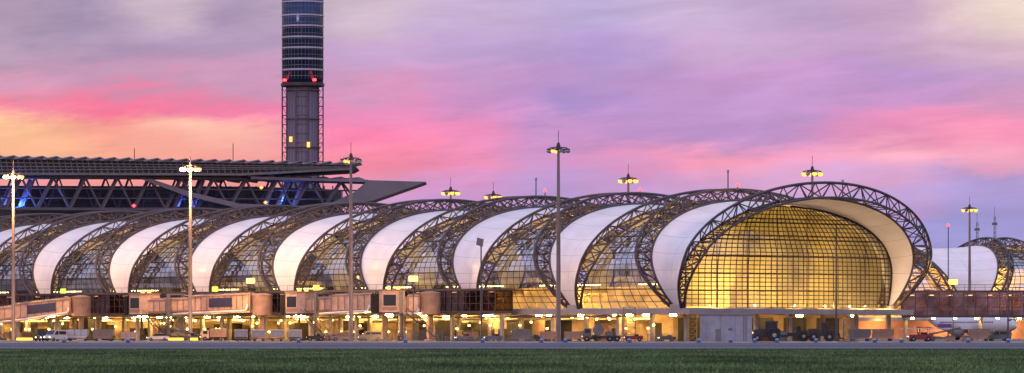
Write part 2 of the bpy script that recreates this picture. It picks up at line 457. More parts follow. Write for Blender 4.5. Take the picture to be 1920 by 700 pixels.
for n in range(NB-1):
    MB().box(n*LB+5, n*LB+22, 16.8, 17.0, 10.6, 10.8).build('strip_lamp', M['striplamp'], conc)
    MB().box(n*LB+3, n*LB+25, 12.0, 12.3, 6.2, 9.2).build('lit_partition', M['cream_wall'], conc)
wl = MB().box(9, SE, 20.0, 20.5, .02, 5.0); wl.box(9, 9.5, -29, 20.0, .02, 5.0)
gw = wl.build('ground_wall', M['store_wall'], conc)
s0 = 12.0
rr = random.Random(3)
while s0 < 252:
    w = rr.choice((1.6, 2.6, 4.0, 6.5)); h = rr.choice((2.4, 3.4, 4.2, 4.7))
    MB().box(s0, s0+w, 20.5, 20.56, .02, h).build('door', M['dark_recess'] if rr.random() < .8 else M['cream_dark'], gw)  # dark panels paint shaded recesses flat onto the wall
    s0 += w+rr.choice((1.0, 2.6, 4.5))
s0 = 16.0
while s0 < 250:
    w = rr.choice((2.0, 3.0, 5.0)); d = rr.choice((2.0, 3.5, 5.0))
    MB().box(s0, s0+w, 20.6, 20.6+d, .02, rr.choice((2.6,3.6,4.9))).build('store_room', M['store_wall'] if rr.random() < .35 else M['dark_recess'], conc)
    s0 += w+rr.uniform(5, 12)
for q in (-24, -15, -6, 4, 13):
    MB().box(8.92, 9.0, q, q+6.2, .02, 4.4).build('door', M['dark_recess'], gw)
cm = MB().bbox(-.4,.4,-.4,.4,.02,5.0,.1).mesh('column', M['concrete'])
for i in range(30): link('column', cm, conc, (-1.2+i*9.0, 27.0, 0))
for q in (-27,-18,-9,0,9,18): link('column', cm, conc, (-1.2, q, 0))
lm = MB().bbox(-.7,.7,-.2,.2,4.66,4.98,.03).mesh('ceiling_lamp', M['lampw'])
rr = random.Random(11)
for i in range(46): link('ceiling_lamp', lm, conc, (4+i*5.6+rr.uniform(-2.4,2.4), 25.2+rr.uniform(-3.2,3.2), 0))
for s_, q in ((3,-22),(4,-8),(4,6),(3,17)): link('ceiling_lamp', lm, conc, (s_, q, 0))
bm_ = MB().lathe([(.03,-.22),(.22,-.1),(.22,.08),(.05,.18)], 8).mesh('bulb', M['bulb'])
for i in range(90): link('bulb', bm_, conc, (6+i*2.8+rr.uniform(-1.5,1.5), 27.5+rr.uniform(-.1,.6), rr.choice((1.8,2.4,3.0,3.6,4.1,4.5))))
for q, z, r_ in ((28.3,4.6,.16),(23.4,4.2,.22)):
    MB().tube((12,q,z),(SE-5,q,z),r_,8).build('service_pipe', M['whitepipe'] if q < 25 else M['steel_mid'], conc)
fm = MB().bbox(-1.4,1.4,-.9,.9,6.0,6.8,.15).mesh('truss_footing', M['concrete'])
for n in range(NB):
    for q in (1, -1): link('truss_footing', fm, conc, (n*LB, q*28.0, 0))
def point(name, loc, W, col, r=.3):
    l = bpy.data.lights.new(name, 'POINT'); l.energy = W; l.color = col; l.shadow_soft_size = r
    o = bpy.data.objects.new(name, l); o.location = loc; COL.objects.link(o); return o
WARM = (1,.60,.16)
for n in range(NB-1):
    point('hall_lamp', cw(n*LB+LB/2, 15, 13.5), 7000, WARM, .4)
    point('hall_lamp', cw(n*LB+LB/2, 20, 8.5), 4400, WARM, .3)
for q, z, e_ in ((-19,9,1300),(-8,8.5,2600),(3,8.5,5000),(13,8.0,6000),(21,9,2500),(-10,18,900),(4,19,1000)):
    point('hall_lamp', cw(8.0, q, z), e_*1.15, WARM, .4)
for q, W_ in ((-25,1500),(-18,1700),(-9,1500),(0,900),(10,500),(20,450)): point('canopy_fill', cw(-4.3, q, 6.6), W_, (1,.58,.18), .12)  # added fill lights that warm the canopy underside

A2 = radians(15); C2X = gx(1752,1207)
conc2 = thing('airport_concourse', 'distant membrane vaulted concourse behind the glazed walkway at the right edge', 'airport building', (C2X,1207,0), A2)
conc2.scale = (1.3,1,1)
bays(conc2, (-1,0,1,2), (-1,0,1))
MB().box(-30, 3*LB, -30.5, 29.5, 5.0, 6.0).build('deck_slab', M['slab'], conc2)
MB().box(-29, 3*LB, -26, 26, .02, 5.0).build('ground_wall', M['red_wall'], conc2)
MB().box(-29, 3*LB, -.3, .3, 6.05, 20).build('inner_wall', M['cream_wall'], conc2)
for s_ in (-18, 18, 54):
    q = Matrix.Rotation(A2,3,'Z') @ Vector((s_,-14,12)); point('hall_lamp', q+Vector((C2X,1207,0)), 20000, WARM, .4)
for s_ in (-28, -8, 12, 32):
    q = Matrix.Rotation(A2,3,'Z') @ Vector((s_,-31,3.5)); point('ground_lamp', q+Vector((C2X,1207,0)), 3000, WARM, .3)

# ------------------------------------------------------------------ glazed corridors
def corridor(root, x0, x1, y0, y1, z0, z1, step, gm='corr_glass', inner=True):
    MB().box(x0, x1, y0, y1, z0, z0+.45).build('floor_slab', M['corr_frame'], root)
    MB().bbox(x0-.15, x1+.15, y0-.2, y1+.2, z1-.4, z1, .06).build('roof_slab', M['corr_frame'], root)
    g = MB().box(x0+.05, x1-.05, y0+.08, y0+.12, z0+.45, z1-.4); g.box(x0+.05, x1-.05, y1-.12, y1-.08, z0+.45, z1-.4)
    g.box(x0+.05, x0+.09, y0+.12, y1-.12, z0+.45, z1-.4); g.box(x1-.09, x1-.05, y0+.12, y1-.12, z0+.45, z1-.4)
    gp = g.build('glazing', M[gm], root)
    fr = MB(); n = max(2, int((x1-x0)/step)); zm = z0+.45+(z1-z0)*.30
    for yy in (y0, y1):
        for i in range(n+1):
            xx = x0+(x1-x0)*i/n; fr.box(xx-.08, xx+.08, yy-.03, yy+.06, z0+.45, z1-.4)
            if i % 4 == 0 and i+2 <= n:
                x2 = x0+(x1-x0)*(i+2)/n; fr.tube((xx,yy,z0+.5),(x2,yy,z1-.5),.06,4)
        fr.box(x0, x1, yy-.05, yy+.04, zm-.05, zm+.05)
        fr.box(x0, x1, yy-.05, yy+.04, z1-1.5, z1-1.42)
    fr.build('mullion_grid', M['corr_frame'], gp)
    if inner:
        MB().box(x0+.3, x1-.3, (y0+y1)/2-.05, (y0+y1)/2+.05, z0+.45, z0+2.6).build('inner_wall', M['cream_dark'], root)
    else:
        MB().box(x0+.3, x1-.3, (y0+y1)/2-.05, (y0+y1)/2+.05, z0+.45, z0+1.5).build('travelator_rail', M['cream_dark'], root)
    nc = max(2, int((x1-x0)/14))
    for i in range(nc+1):
        xx = x0+.6+(x1-x0-1.2)*i/nc
        c = MB().bbox(xx-.35, xx+.35, (y0+y1)/2-.35, (y0+y1)/2+.35, .02, z0-.5, .08); c.box(xx-.3, xx+.3, y0+.1, y1-.1, z0-.5, z0-.01)
        c.build('column', M['concrete'], root)
sA = son(945, 34); sB = son(-40, 34)
cor = thing('boarding_corridor', 'dark glazed boarding corridor running along the concourse behind the jet bridges', 'corridor', tuple(cw(sA, 34)), pi-TH)
corridor(cor, 0, sB-sA, -2.2, 2.2, 5.3, 10.0, 1.8)
for i in range(16):
    MB().box(4+i*10.5, 5.2+i*10.5, -.9, -.6, 9.3, 9.42).build('ceiling_lamp', M['striplamp'], cor)
for px in (135, 420, 610):
    s_ = son(px,34)-sA; MB().bbox(s_-.9, s_+.9, 2.25, 2.4, 10.05, 11.0, .03).build('gate_sign', M['gate'] if px == 135 else M['sign_yellow'], cor)
rl = MB()
for i in range(60): rl.tube((i*2.5,2.1,10.0),(i*2.5,2.1,11.0),.035,4)
rl.tube((0,2.1,11.0),(147.5,2.1,11.0),.045,4); rl.build('roof_railing', M['steel_dark'], cor)
DR = 838.
x0, x1 = gx(1692, DR), gx(1985, DR)
cor2 = thing('glazed_walkway', 'raised glazed walkway on columns at the right, above a parked aircraft', 'walkway', (x0, DR, 0), 0)
corridor(cor2, 0, x1-x0, -2.2, 2.2, 4.6, 9.9, 2.2, 'walk_glass', False)
rl = MB()
for i in range(16):
    rl.tube((i*2.0,-2.2,9.9),(i*2.0,-2.2,11.0),.04,5)
rl.tube((0,-2.2,11.0),(30,-2.2,11.0),.05,5); rl.tube((0,-2.2,10.5),(30,-2.2,10.5),.035,5)
rl.build('roof_railing', M['steel_dark'], cor2)
for i in range(7):
    MB().box(1.5+i*4.2, 2.1+i*4.2, -1.4, -1.2, 4.3, 4.5).build('under_lamp', M['lampw'], cor2)
for i in range(8):
    MB().box(1.5+i*3.8, 2.3+i*3.8, -.9, -.7, 8.9, 9.02).build('ceiling_lamp', M['striplamp'], cor2)

# ------------------------------------------------------------------ wheels
def wheel(par, x, y, r, w=.25, m=None):
    a = MB().lathe([(r*.55,-w/2),(r*.9,-w/2),(r,-w*.3),(r,w*.3),(r*.9,w/2),(r*.55,w/2)], 16, (0,0,0), 'y').build('wheel', M['rubber'], par, False)
    a.location = (x, y, r)
    MB().lathe([(r*.2,-w*.53),(r*.55,-w*.45),(r*.55,w*.45),(r*.2,w*.53)], 12, (0,0,0), 'y').build('rim', m or M['rim'], a)
    return a

# ------------------------------------------------------------------ jet bridges
def jet_bridge(label, rot, cab, zr=5.6, zc=5.4, panel=False, stair=True):
    d = Vector(cab)-Vector(rot); L = hypot(d.x, d.y); k = (zc-zr)/L
    r = thing('jet_bridge', label, 'jet bridge', (rot[0], rot[1], 0), atan2(d.y, d.x))
    MB().lathe([(1.8,5.0),(2.0,5.1),(2.0,8.9),(2.1,8.95),(2.1,9.2),(.6,9.5)], 20).build('rotunda', M['cream_dark'], r, False)
    MB().lathe([(1.1,.02),(1.1,.3),(.6,.4),(.6,5.0)], 16).build('rotunda_pillar', M['cream_dark'], r, False)
    def tun(name, x0, x1, hy, z0, z1, m):
        t = MB().bbox(x0, x1, -hy, hy, z0, z1, .12).shear(k).build(name, m, r)
        n = int((x1-x0)/1.5)
        for sy in (-1,1):
            rb = MB()
            for i in range(n+1):
                xx = x0+.15+(x1-x0-.3)*i/max(1,n)
                rb.box(xx-.09, xx+.09, sy*hy-.1, sy*hy+.1, z0+.1, z1-.12)
            rb.box(x0+.05, x1-.05, sy*(hy+.03)-.1, sy*(hy+.03)+.1, z0-.05, z0+.3)
            rb.box(x0+.05, x1-.05, sy*(hy+.03)-.1, sy*(hy+.03)+.1, z1-.36, z1-.08)
            rb.shear(k).build('tunnel_rib', M['cream_dark'], t)
        rf = MB()
        for i in range(int((x1-x0)/2.2)):
            xx = x0+1+i*2.2; rf.bbox(xx-.35, xx+.35, -.5, .5, z1+.002, z1+.3, .04)
        rf.tube((x0+.2,.8,z1+.12),(x1-.2,.8,z1+.12),.09,6); rf.shear(k).build('roof_duct', M['steel_mid'], t)
        return t
    tun('outer_tunnel', 1.9, L*.56, 1.8, zr, zr+3.3, M['cream_metal'])
    tun('inner_tunnel', L*.56, L-2.6, 1.5, zr+.2, zr+2.9, M['cream_metal'])
    if panel:
        for sy in (-1,1):
            MB().box(L*.2, L*.2+6.0, sy*1.95-.03, sy*1.95+.03, zr+.8, zr+2.6).shear(k).build('poster_panel', M['navy'], r)
    pl = [(L-2.9,-1.9),(L-1.4,-2.5),(L+1.4,-2.5),(L+2.0,-1.9),(L+2.0,1.9),(L+1.4,2.5),(L-1.4,2.5),(L-2.9,1.9)]
    cb = MB().prism(pl, 'z', zc, zc+4.0).build('cab', M['cream_metal'], r)
    cx = L-.6
    MB().prism([(cx+(x_-cx)*1.07, y_*1.07) for x_, y_ in pl], 'z', zc+4.0, zc+4.3).build('cab_roof', M['cream_dark'], cb)
    MB().prism([(cx+(x_-cx)*1.05, y_*1.05) for x_, y_ in pl], 'z', zc-.4, zc).build('cab_floor', M['steel_dark'], cb)
    for sy in (-1,1):
        MB().box(L-1.2, L+1.2, sy*2.5-.03, sy*2.5+.03, zc+1.2, zc+3.3).build('window', M['window'], cb)
        MB().box(L-1.35, L+1.35, sy*2.5-.02, sy*2.5+.02, zc+.3, zc+1.0).build('skirt_panel', M['cream_dark'], cb)
    bl = MB()
    for i in range(6):
        e = .25 if i % 2 else 0
        bl.prism([(-2.0+e,zc-.2),(2.0-e,zc-.2),(2.0-e,zc+3.7-e),(-2.0+e,zc+3.7-e)], 'x', L+2.0+i*.25, L+2.25+i*.25)
    bl.build('bellows', M['rubber'], r)
    xd = L*.72; zt = zr+k*xd
    dc = MB()
    for sy in (-1,1):
        dc.bbox(xd-.3, xd+.3, sy*2.25-.28, sy*2.25+.28, 1.3, zt+3.6, .05)
    dc.box(xd-.35, xd+.35, -2.5, 2.5, zt-.6, zt-.05); dc.box(xd-.35, xd+.35, -2.5, 2.5, zt+3.6, zt+3.9)
    dc.box(xd-.5, xd+.5, -2.2, 2.2, 1.0, 1.6); dc.tube((xd,-2.2,1.6),(xd,2.2,zt-.6),.1,6); dc.tube((xd,2.2,1.6),(xd,-2.2,zt-.6),.1,6)
    dc.build('drive_column', M['steel_mid'], r)
    for sy in (-1,1): wheel(r, xd, sy*1.6, .6, .5)
    if stair:
        st = MB(); sx = L-3.2
        for i in range(16):
            f = i/15.; st.box(sx-6*(1-f)-.15, sx-6*(1-f)+.2, 2.5, 3.5, .1+5.1*f, .16+5.1*f)
        for yy in (3.55,2.45):
            st.tube((sx-6.2,yy,.05),(sx,yy,5.3),.10,5); st.tube((sx-6.2,yy,1.1),(sx,yy,6.3),.05,5)
            for i in range(7):
                f = i/6.; st.tube((sx-6.2*(1-f),yy,.05+5.25*f),(sx-6.2*(1-f),yy,1.1+5.2*f),.04,5)
        st.box(sx, sx+1.8, 1.7, 3.6, 5.1, 5.25); st.box(sx+.7, sx+1.0, 2.8, 3.1, .02, 5.1)
        st.build('stair', M['steel_dark'], r)
    for yy in (1,-1):
        MB().path([(2.4,yy*1.8,zr+.9),(2.2,yy*2.1,zr+.5),(2.5,yy*2.15,zr-.1),(3.4,yy*2.15,zr-.25),(L*.5,yy*2.15,zr-.25+k*L*.5),(L*.68,yy*2.2,zr-.3+k*L*.68)], .24, 8).build('air_hose', M['whitepipe'], r, True)
    for dx in (-.9,.9):
        MB().bbox(L-.8+dx-.32, L-.8+dx+.32, -.25, .25, zc+4.32, zc+4.85, .04).build('beacon', M['lampy'], r)
    MB().bbox(L-.7, L+.7, -.9, .9, zc-.62, zc-.42, .03).build('under_lamp', M['lampw'], r)
    for fx in (.25, .45):
        MB().bbox(L*fx-.6, L*fx+.6, -.5, .5, zr+k*L*fx-.3, zr+k*L*fx-.08, .03).build('under_lamp', M['lampw'], r)
    return r
jet_bridge('pinkish cream jet bridge cut off by the left edge of the photo', on(152,41), on(-70,58), 5.9, 3.2, True)
jet_bridge('cream jet bridge with navy poster panel, second from the left', on(492,41), on(268,47), 6.2, 5.4, True)
jet_bridge('cream jet bridge with long ribbed tunnel, third from the left', on(722,40), on(562,44), 6.0, 5.4)
jet_bridge('short cream jet bridge nearest the glass end, rightmost of the four', on(806,42), on(730,48), 5.4, 5.5)

# ------------------------------------------------------------------ control tower
DT = 1350.; KT = F/DT
tx = gx(567.5, DT)
tow = thing('control_tower', 'tall dark control tower with pale ring bands and red lights rising above the terminal', 'control tower', (tx, DT, 0))
def tz(py): return gz(py, DT)
MB().lathe([(6.5,tz(157)),(6.5,118)], 40).build('glass_shaft', M['tower_glass'], tow, True)
MB().lathe([(6.6,118),(9,121),(9.6,122),(9.6,125),(7.5,126),(7.2,129),(3,131),(.4,131.5),(.25,140)], 32).build('control_cab', M['tower_glass'], tow)
for py in (-40,-20,5,30,50,71,91,112,132):
    z = tz(py); MB().lathe([(6.52,z-.22),(6.72,z-.22),(6.72,z+.22),(6.52,z+.22)], 40).build('ring_band', M['tower_band'], tow)
v = MB()
for k in range(36):
    a = 2*pi*k/36; v.tube((6.52*cos(a),6.52*sin(a),tz(150)),(6.52*cos(a),6.52*sin(a),118),.06,4)
for py in range(-36, 150, 10):
    z = tz(py); v.lathe([(6.51,z-.07),(6.58,z-.07),(6.58,z+.07),(6.51,z+.07)], 36)
v.build('mullion_grid', M['steel_mid'], tow)
MB().lathe([(6.7,tz(163)),(6.9,tz(162)),(6.9,tz(157)),(6.55,tz(156))], 40).build('platform', M['steel_dark'], tow)
MB().lathe([(5.1,.02),(5.1,tz(163))], 28).build('core', M['tower_core'], tow, True)
rb = MB()
for k in range(28):
    a = 2*pi*k/28; rb.tube((5.12*cos(a),5.12*sin(a),30),(5.12*cos(a),5.12*sin(a),tz(163)),.1,4)
rb.build('core_rib', M['tower_steel'], tow)
zt, zb = tz(163), 30.0
for a0 in (0, pi/2, pi, 3*pi/2):
    lt = MB(); w_ = .42
    cs = [(5.3,a0-w_*.75),(5.3,a0+w_*.75),(6.6,a0-w_*.5),(6.6,a0+w_*.5)] if a0 in (0,pi) else [(5.4,a0-.35),(5.4,a0+.35)]
    pts = [Vector((r_*cos(a),r_*sin(a),0)) for r_, a in cs]
    for q in pts: lt.tube(q+Vector((0,0,.02)), q+Vector((0,0,zt)), .16, 5)
    z = zb
    while z < zt-.5:
        z2 = min(zt, z+2.9); up = Vector((0,0,1))
        for a_ in range(len(pts)):
            for b_ in range(a_+1, len(pts)):
                lt.tube(pts[a_]+up*z, pts[b_]+up*z, .13, 4)
        if len(pts) == 4:
            lt.tube(pts[2]+up*z, pts[3]+up*z2, .09, 4); lt.tube(pts[0]+up*z, pts[2]+up*z2, .09, 4)
        z = z2
    lt.build('lattice_frame', M['tower_steel'], tow)
for k in (0, 3, 6):
    z = zt-3.0*k-1.2
    MB().lathe([(5.15,z-.15),(5.6,z-.15),(5.6,z+.15),(5.15,z+.15)], 28).build('gangway_ring', M['tower_steel'], tow)
for px in (535, 591):
    q = Vector((gx(px,DT)-tx, -sqrt(max(.1, 7.0**2-(gx(px,DT)-tx)**2)), tz(152)))
    MB().lathe([(.1,-.4),(.6,-.3),(.6,.3),(.1,.45)], 10, q).build('red_beacon', M['red'], tow)
for px, py in ((547,263),(580,273)):
    q = Vector((gx(px,DT)-tx, -5.9, tz(py))); MB().bbox(q.x-.45,q.x+.45,q.y-.2,q.y+.2,q.z-.8,q.z+.8,.05).build('floodlight', M['lampy'], tow)

# ------------------------------------------------------------------ main terminal roof
XL, YL = gx(-90,1185), 1185.; XR, YR = gx(800,1275), 1275.
def T(px, py, dep=0.0):
    u = (px-960)/F; dx, dy = XR-XL, YR-YL; y0 = YL+dep
    lam = (u*y0-XL)/(dx-u*dy); Y = y0+lam*dy
    return Vector((u*Y, Y, gz(py, Y)))
ter = thing('terminal_building', 'main terminal with louvred roof and pointed cantilever trusses behind the concourse', 'airport building', tuple(T(300,628)))
def pl(name, poly, d0, d1, m, par=None):
    f = [T(x_,y_,d0) for x_,y_ in poly]
    b = [v_+Vector((0,d1-d0,0)) for v_ in f]
    return MB().extr(f, b).build(name, m, ter, world=True)
pl('roof_louvre', [(-90,296),(400,304),(665,310),(655,316),(455,327),(-90,325)], 3, 45, M['roof_dark'])
rb = MB()
xx = -88
while xx < 640:
    t_ = 296+ (xx+90)*.019; b_ = 326 if xx < 455 else 327-(xx-455)*.046
    rb.tube(T(xx,t_,1.5), T(xx+5,b_,1.5), .18, 4); xx += 11
for y0_, y1_, e_, r_ in ((295,309,665,.4),(304,313,660,.18),(312,315,655,.18),(319,317,650,.18),(326,327.5,455,.45)):
    rb.tube(T(-90,y0_,1.2), T(e_,y1_,1.2), r_, 5)
rb.tube(T(455,327.5,1.2), T(655,317,1.2), .45, 5)
rb.build('louvre_frame', M['steel_mid'], ter, world=True)
xx = -85.
while xx < 650:
    yb = 296+(xx+90)*.018
    f = [T(xx,yb-1.0,0), T(xx+30,yb-6.5,0), T(xx+31,yb-4.8,0), T(xx+6,yb+1.0,0)]
    MB().extr(f, [v_+Vector((0,22,0)) for v_ in f]).build('roof_blade', M['roof_light'], ter, world=True)
    xx += 27
for i in range(9):
    a_ = 385+i*33
    pl('roof_panel', [(a_,336-i*.2),(a_+24,325+i*.9),(a_+33,326+i*1.2),(a_+22,339)], 12, 34, M['roof_light'])
def beam(pts, r, dep, mb): 
    for i in range(len(pts)-1): mb.tube(T(pts[i][0],pts[i][1],dep), T(pts[i+1][0],pts[i+1][1],dep), r, 6)
topc = [(-90,332),(250,333),(420,335),(560,337),(690,342)]
botc = [(-90,391),(250,393),(440,391),(560,391),(690,378)]
def yon(c, x_):
    for i in range(len(c)-1):
        if c[i][0] <= x_ <= c[i+1][0]:
            f = (x_-c[i][0])/(c[i+1][0]-c[i][0]); return c[i][1]+f*(c[i+1][1]-c[i][1])
for dep, off, rr1, rr2, stp in ((8,0,.35,.6,30),(26,14,.25,.35,22)):
    g = MB(); beam(topc, .6, dep, g); beam(botc, .55, dep, g)
    x_ = -80+off; up = True
    while x_ < 660:
        n_ = x_+stp
        ya = yon(topc,x_) if up else yon(botc,x_); yb = yon(botc,min(n_,690)) if up else yon(topc,min(n_,690))
        g.tube(T(x_,ya,dep), T(min(n_,690),yb,dep), rr1 if up else rr2, 5)
        up = not up; x_ = n_
    beam([(-90,352),(690,358)], .22, dep, g); beam([(-90,371),(640,374)], .22, dep, g)
    g.build('roof_girder', M['girder'], ter, world=True)
pl('sloping_chord', [(262,335),(285,336),(360,361),(450,382),(560,387),(560,391),(440,389),(345,366)], 3, 16, M['tip'])
pl('upper_fascia', [(470,331),(690,337),(690,342),(470,336)], 4, 22, M['roof_light'])
pl('cantilever_tip', [(560,386.5),(625,379),(665,360),(690,338),(798,341),(793,343.5),(700,376),(640,385),(560,391.5)], 2, 24, M['tip'])
pl('glass_wall', [(-90,348),(470,350),(640,356),(640,628),(-90,628)], 48, 60, M['term_glass'])
wf = MB()
xx = -80
while xx < 640:
    wf.tube(T(xx,349,46), T(xx,400,46), .25, 4); xx += 16
for y_ in (356, 364, 372, 380, 388): wf.tube(T(-90,y_,46), T(638,y_+3,46), .2, 4)
wf.build('wall_frame', M['roof_dark'], ter, world=True)
for px in (20, 48, 340, 370, 505, 530, 560):
    MB().tube(T(px-12,394,11), T(px+10,338,11), .8, 6).build('pylon', M['roof_light'], ter, world=True)
for px, py in ((437,268),(252,277)):
    w_ = T(px,py,10); an = MB().tube(w_, Vector((w_.x,w_.y,w_.z-5.2)), .12, 5); an.build('antenna', M['steel_dark'], ter, world=True)
    MB().lathe([(.05,-.2),(.3,0),(.05,.25)], 8, w_).build('red_beacon', M['red'], ter, world=True)
for px, py, W_ in ((6,386,1900),(34,380,1900),(58,386,1800),(90,386,900),(348,387,700),(375,387,600),(508,387,1400),(532,374,1200),(562,386,1300)):
    point('blue_uplight', T(px,py,10), W_, (.03,.14,1), .4)
for px, py in ((251,386),(490,352),(498,380)):
    w_ = T(px,py,-1.0); MB().lathe([(.1,-.45),(.6,0),(.1,.45)], 8, w_).build('wall_lamp', M['lampy'] if px > 300 else M['red'], ter, world=True)

# ------------------------------------------------------------------ masts and poles
def mast(px, pytop, D, lit, label, glow=0):
    z = gz(pytop, D); r = thing('floodlight_mast', label, 'light mast', (gx(px,D), D, .014), 0, None)
    MB().lathe([(.75,0),(.75,.15),(.42,.2),(.36,z*.5),(.22,z)], 12).build('pole', M['pole'], r, True)
    hf = MB(); Rr = 1.5
    ring = [(Rr*cos(2*pi*k/16),Rr*sin(2*pi*k/16),z-.7) for k in range(17)]
    hf.path(ring, .06, 5)
    for k in range(8):
        a = 2*pi*k/8; hf.tube((0,0,z-.5),(Rr*cos(a),Rr*sin(a),z-.7),.05,5)
    hf.lathe([(.36,z-1.0),(.36,z-.3),(.2,z+.2),(.05,z+.25)], 10); hf.tube((0,0,z+.2),(0,0,z+2.3),.05,5)
    hf.build('head_frame', M['steel_dark'], r)
    for k in range(8):
        a = 2*pi*k/8+.2; c = Vector((1.75*cos(a),1.75*sin(a),z-.95))
        fl = MB(); fl.lathe([(.12,.16),(.24,.08),(.32,-.12),(.32,-.16)], 8, c)
        fo = fl.build('floodlight', M['steel_dark'], r)
        on_ = (k % 4 != 1) if lit else (k in (2,5))
        q = 1.15 if lit else .9
        MB().lathe([(.32*q,-.17),(.42*q,-.32),(.34*q,-.62*q),(.05,-.75*q)], 8, c).build('lens', M['lampy'] if on_ else M['lampoff'], fo)
    if glow: point('mast_light', (gx(px,D)-1.0, D-3.2, z-2.6), glow, (1,.55,.2), .25)
mast(25, 320, 890, True, 'lit floodlight mast at the far left edge of the photo', 42000)
mast(357, 305, 850, True, 'lit floodlight mast standing left of the control tower', 42000)
mast(658, 290, 800, False, 'mostly unlit floodlight mast just right of the control tower', 0)
mast(1047, 270, 740, False, 'tallest floodlight mast, mostly unlit, in front of the middle bays', 0)
mast(845, 352, 990, True, 'lit mast head showing above the roof beside the terminal tip')
mast(925, 360, 1035, True, 'lowest lit mast head peeking just over the concourse roof')
mast(1178, 328, 910, True, 'lit mast rising behind the roof right of the tallest mast')
mast(1523, 314, 860, True, 'lit mast rising behind the roof above the glass end')
mast(1818, 385, 1120, True, 'lit floodlight mast over the distant concourse at the right')
def thin_pole(px, py, D, label, kind, pyb=None):
    z = gz(py, D); r = thing(kind[0], label, kind[1], (gx(px,D), D, .014))
    MB().lathe([(.3,0),(.3,.1),(.18,.15),(.12,z)], 8).build('pole', M['steel_dark'], r, True)
    return r, z
r, z = thin_pole(1568, 428, 742, 'dark lamp post with crossarm in front of the glass end', ('lamp_post','lamp post'))
c = MB(); c.box(-1.0,1.0,-.08,.08,z-.12,z+.02); c.build('crossarm', M['steel_dark'], r)
for sx in (-1,1): MB().bbox(sx*.95-.35,sx*.95+.35,-.2,.2,z-.05,z+.12,.03).build('lamp_head', M['steel_mid'], r)
r, z = thin_pole(902, 450, 770, 'grey lamp post with square tilted head before the middle bays', ('lamp_post','lamp post'))
MB().prism([(-.9,z-.9),(.3,z-1.3),(.5,z+.1),(-.7,z+.4)], 'y', -.25, .25).build('lamp_head', M['steel_mid'], r)
r, z = thin_pole(1890, 468, 800, 'slim dark lamp post at the right edge before the walkway', ('lamp_post','lamp post'))
MB().bbox(-.2,.9,-.15,.15,z-.1,z+.1,.03).build('lamp_head', M['steel_mid'], r)
for px, py, D, lab in ((1365,324,900,'thin mast above the roof left of the glass end'),(1005,338,960,'thin mast above the roof left of the tallest floodlight mast'),
                       (1022,360,950,'short mast with red light beside the tallest floodlight mast'),(1383,350,880,'short mast with red light over the last membrane'),
                       (1200,358,930,'short mast with red light right of a lit mast'),(1778,425,1100,'short mast with red light between glass end and right lit mast'),
                       (1580,343,830,'short rod with small light on top of the glass end arch')):
    r, z = thin_pole(px, py, D, lab, ('signal_mast','mast'))
    MB().lathe([(.05,z-.1),(.28,z+.1),(.28,z+.5),(.04,z+.65)], 8).build('red_beacon', M['red'] if px not in (1365,1005,1580) else M['lampoff'], r)
for px, py, D, lab in ((1865,388,1400,'tall lattice radio mast at the right edge'),(1832,400,1450,'shorter lattice radio mast left of the tall one')):
    z = gz(py, D); r = thing('radio_mast', lab, 'radio mast', (gx(px,D), D, 0)); lt = MB()
    cs = [Vector((.6*cos(a),.6*sin(a),0)) for a in (0,2.1,4.2)]
    for q in cs: lt.tube(q*1.6, q*.6+Vector((0,0,z*.93)), .09, 4)
    n = 26
    for i in range(n):
        for a in range(3):
            f0, f1 = i/n, (i+1)/n; up = Vector((0,0,z*.93))
            lt.tube(cs[a]*(1.6-f0)+up*f0, cs[(a+1)%3]*(1.6-f1)+up*f1, .07, 4)
    lt.tube((0,0,z*.93),(0,0,z),.09,4); lt.build('lattice', M['steel_mid'], r)
    MB().box(-.9,.9,-.1,.1,z*.86,z*.88).build('aerial', M['steel_mid'], r)
def flood(px, py, D, lab, W):
    z = gz(py, D); r = thing('floodlight_post', lab, 'floodlight', (gx(px,D), D, 0))
    MB().lathe([(.2,0),(.2,.1),(.1,.12),(.09,z)], 8).build('pole', M['steel_dark'], r)
    MB().bbox(-.95,.95,-.3,.4,z-.55,z+.6,.06).build('housing', M['steel_dark'], r)
    MB().box(-.85,.85,-.36,-.31,z-.45,z+.5).build('lens', M['lampyy'], r)
    point('flood_light', (gx(px,D)-1, D-12, z+1.5), W, (1,.58,.26), .2)
flood(470, 527, 850, 'bright yellow floodlight over the second jet bridge', 12000)
flood(775, 523, 800, 'bright yellow floodlight over the rightmost jet bridge', 12000)
flood(1787, 529, 833, 'bright yellow floodlight over the right walkway', 3000)

# ------------------------------------------------------------------ vehicles
def lights(r, x, ys, z, m, name='headlight', t=.04):
    for y in ys: MB().bbox(min(x,x+t), max(x,x+t), y-.12, y+.12, z-.08, z+.08, .01).build(name, M[m], r)
def posts(r, pts, rad, m, name='post'):
    for p_, q_ in pts: MB().tube(p_, q_, rad, 5).build(name, M[m], r)
def baggage_cart(px, D, rz, lab, m='cart', group=None):
    r = thing('baggage_cart', lab, 'baggage cart', (gx(px,D), D, .014), rz, group)
    MB().bbox(-1.25,1.25,-.75,.75,.42,.56,.03).build('deck', M['steel_mid'], r)
    MB().prism([(-.8,1.95),(.8,1.95),(.75,2.08),(.3,2.16),(-.3,2.16),(-.75,2.08)], 'x', -1.3, 1.3).build('roof', M[m], r)
    for x in (-1.22, 1.18): MB().box(x,x+.05,-.73,.73,.56,1.95).build('panel', M[m], r)
    for sy in (-1,1):
        cu = MB()
        for i in range(9):
            x0 = -1.16+i*.26; d = .05 if i % 2 else .0
            cu.box(x0, x0+.262, sy*(.71-d)-.015, sy*(.71-d)+.015, .75, 1.94)
        cu.build('curtain', M[m], r)
    for x in (-.8,.8):
        for y in (-.6,.6): wheel(r, x, y, .24, .16)
    MB().tube((-1.25,0,.4),(-1.8,0,.3),.05,6).build('drawbar', M['steel_dark'], r)
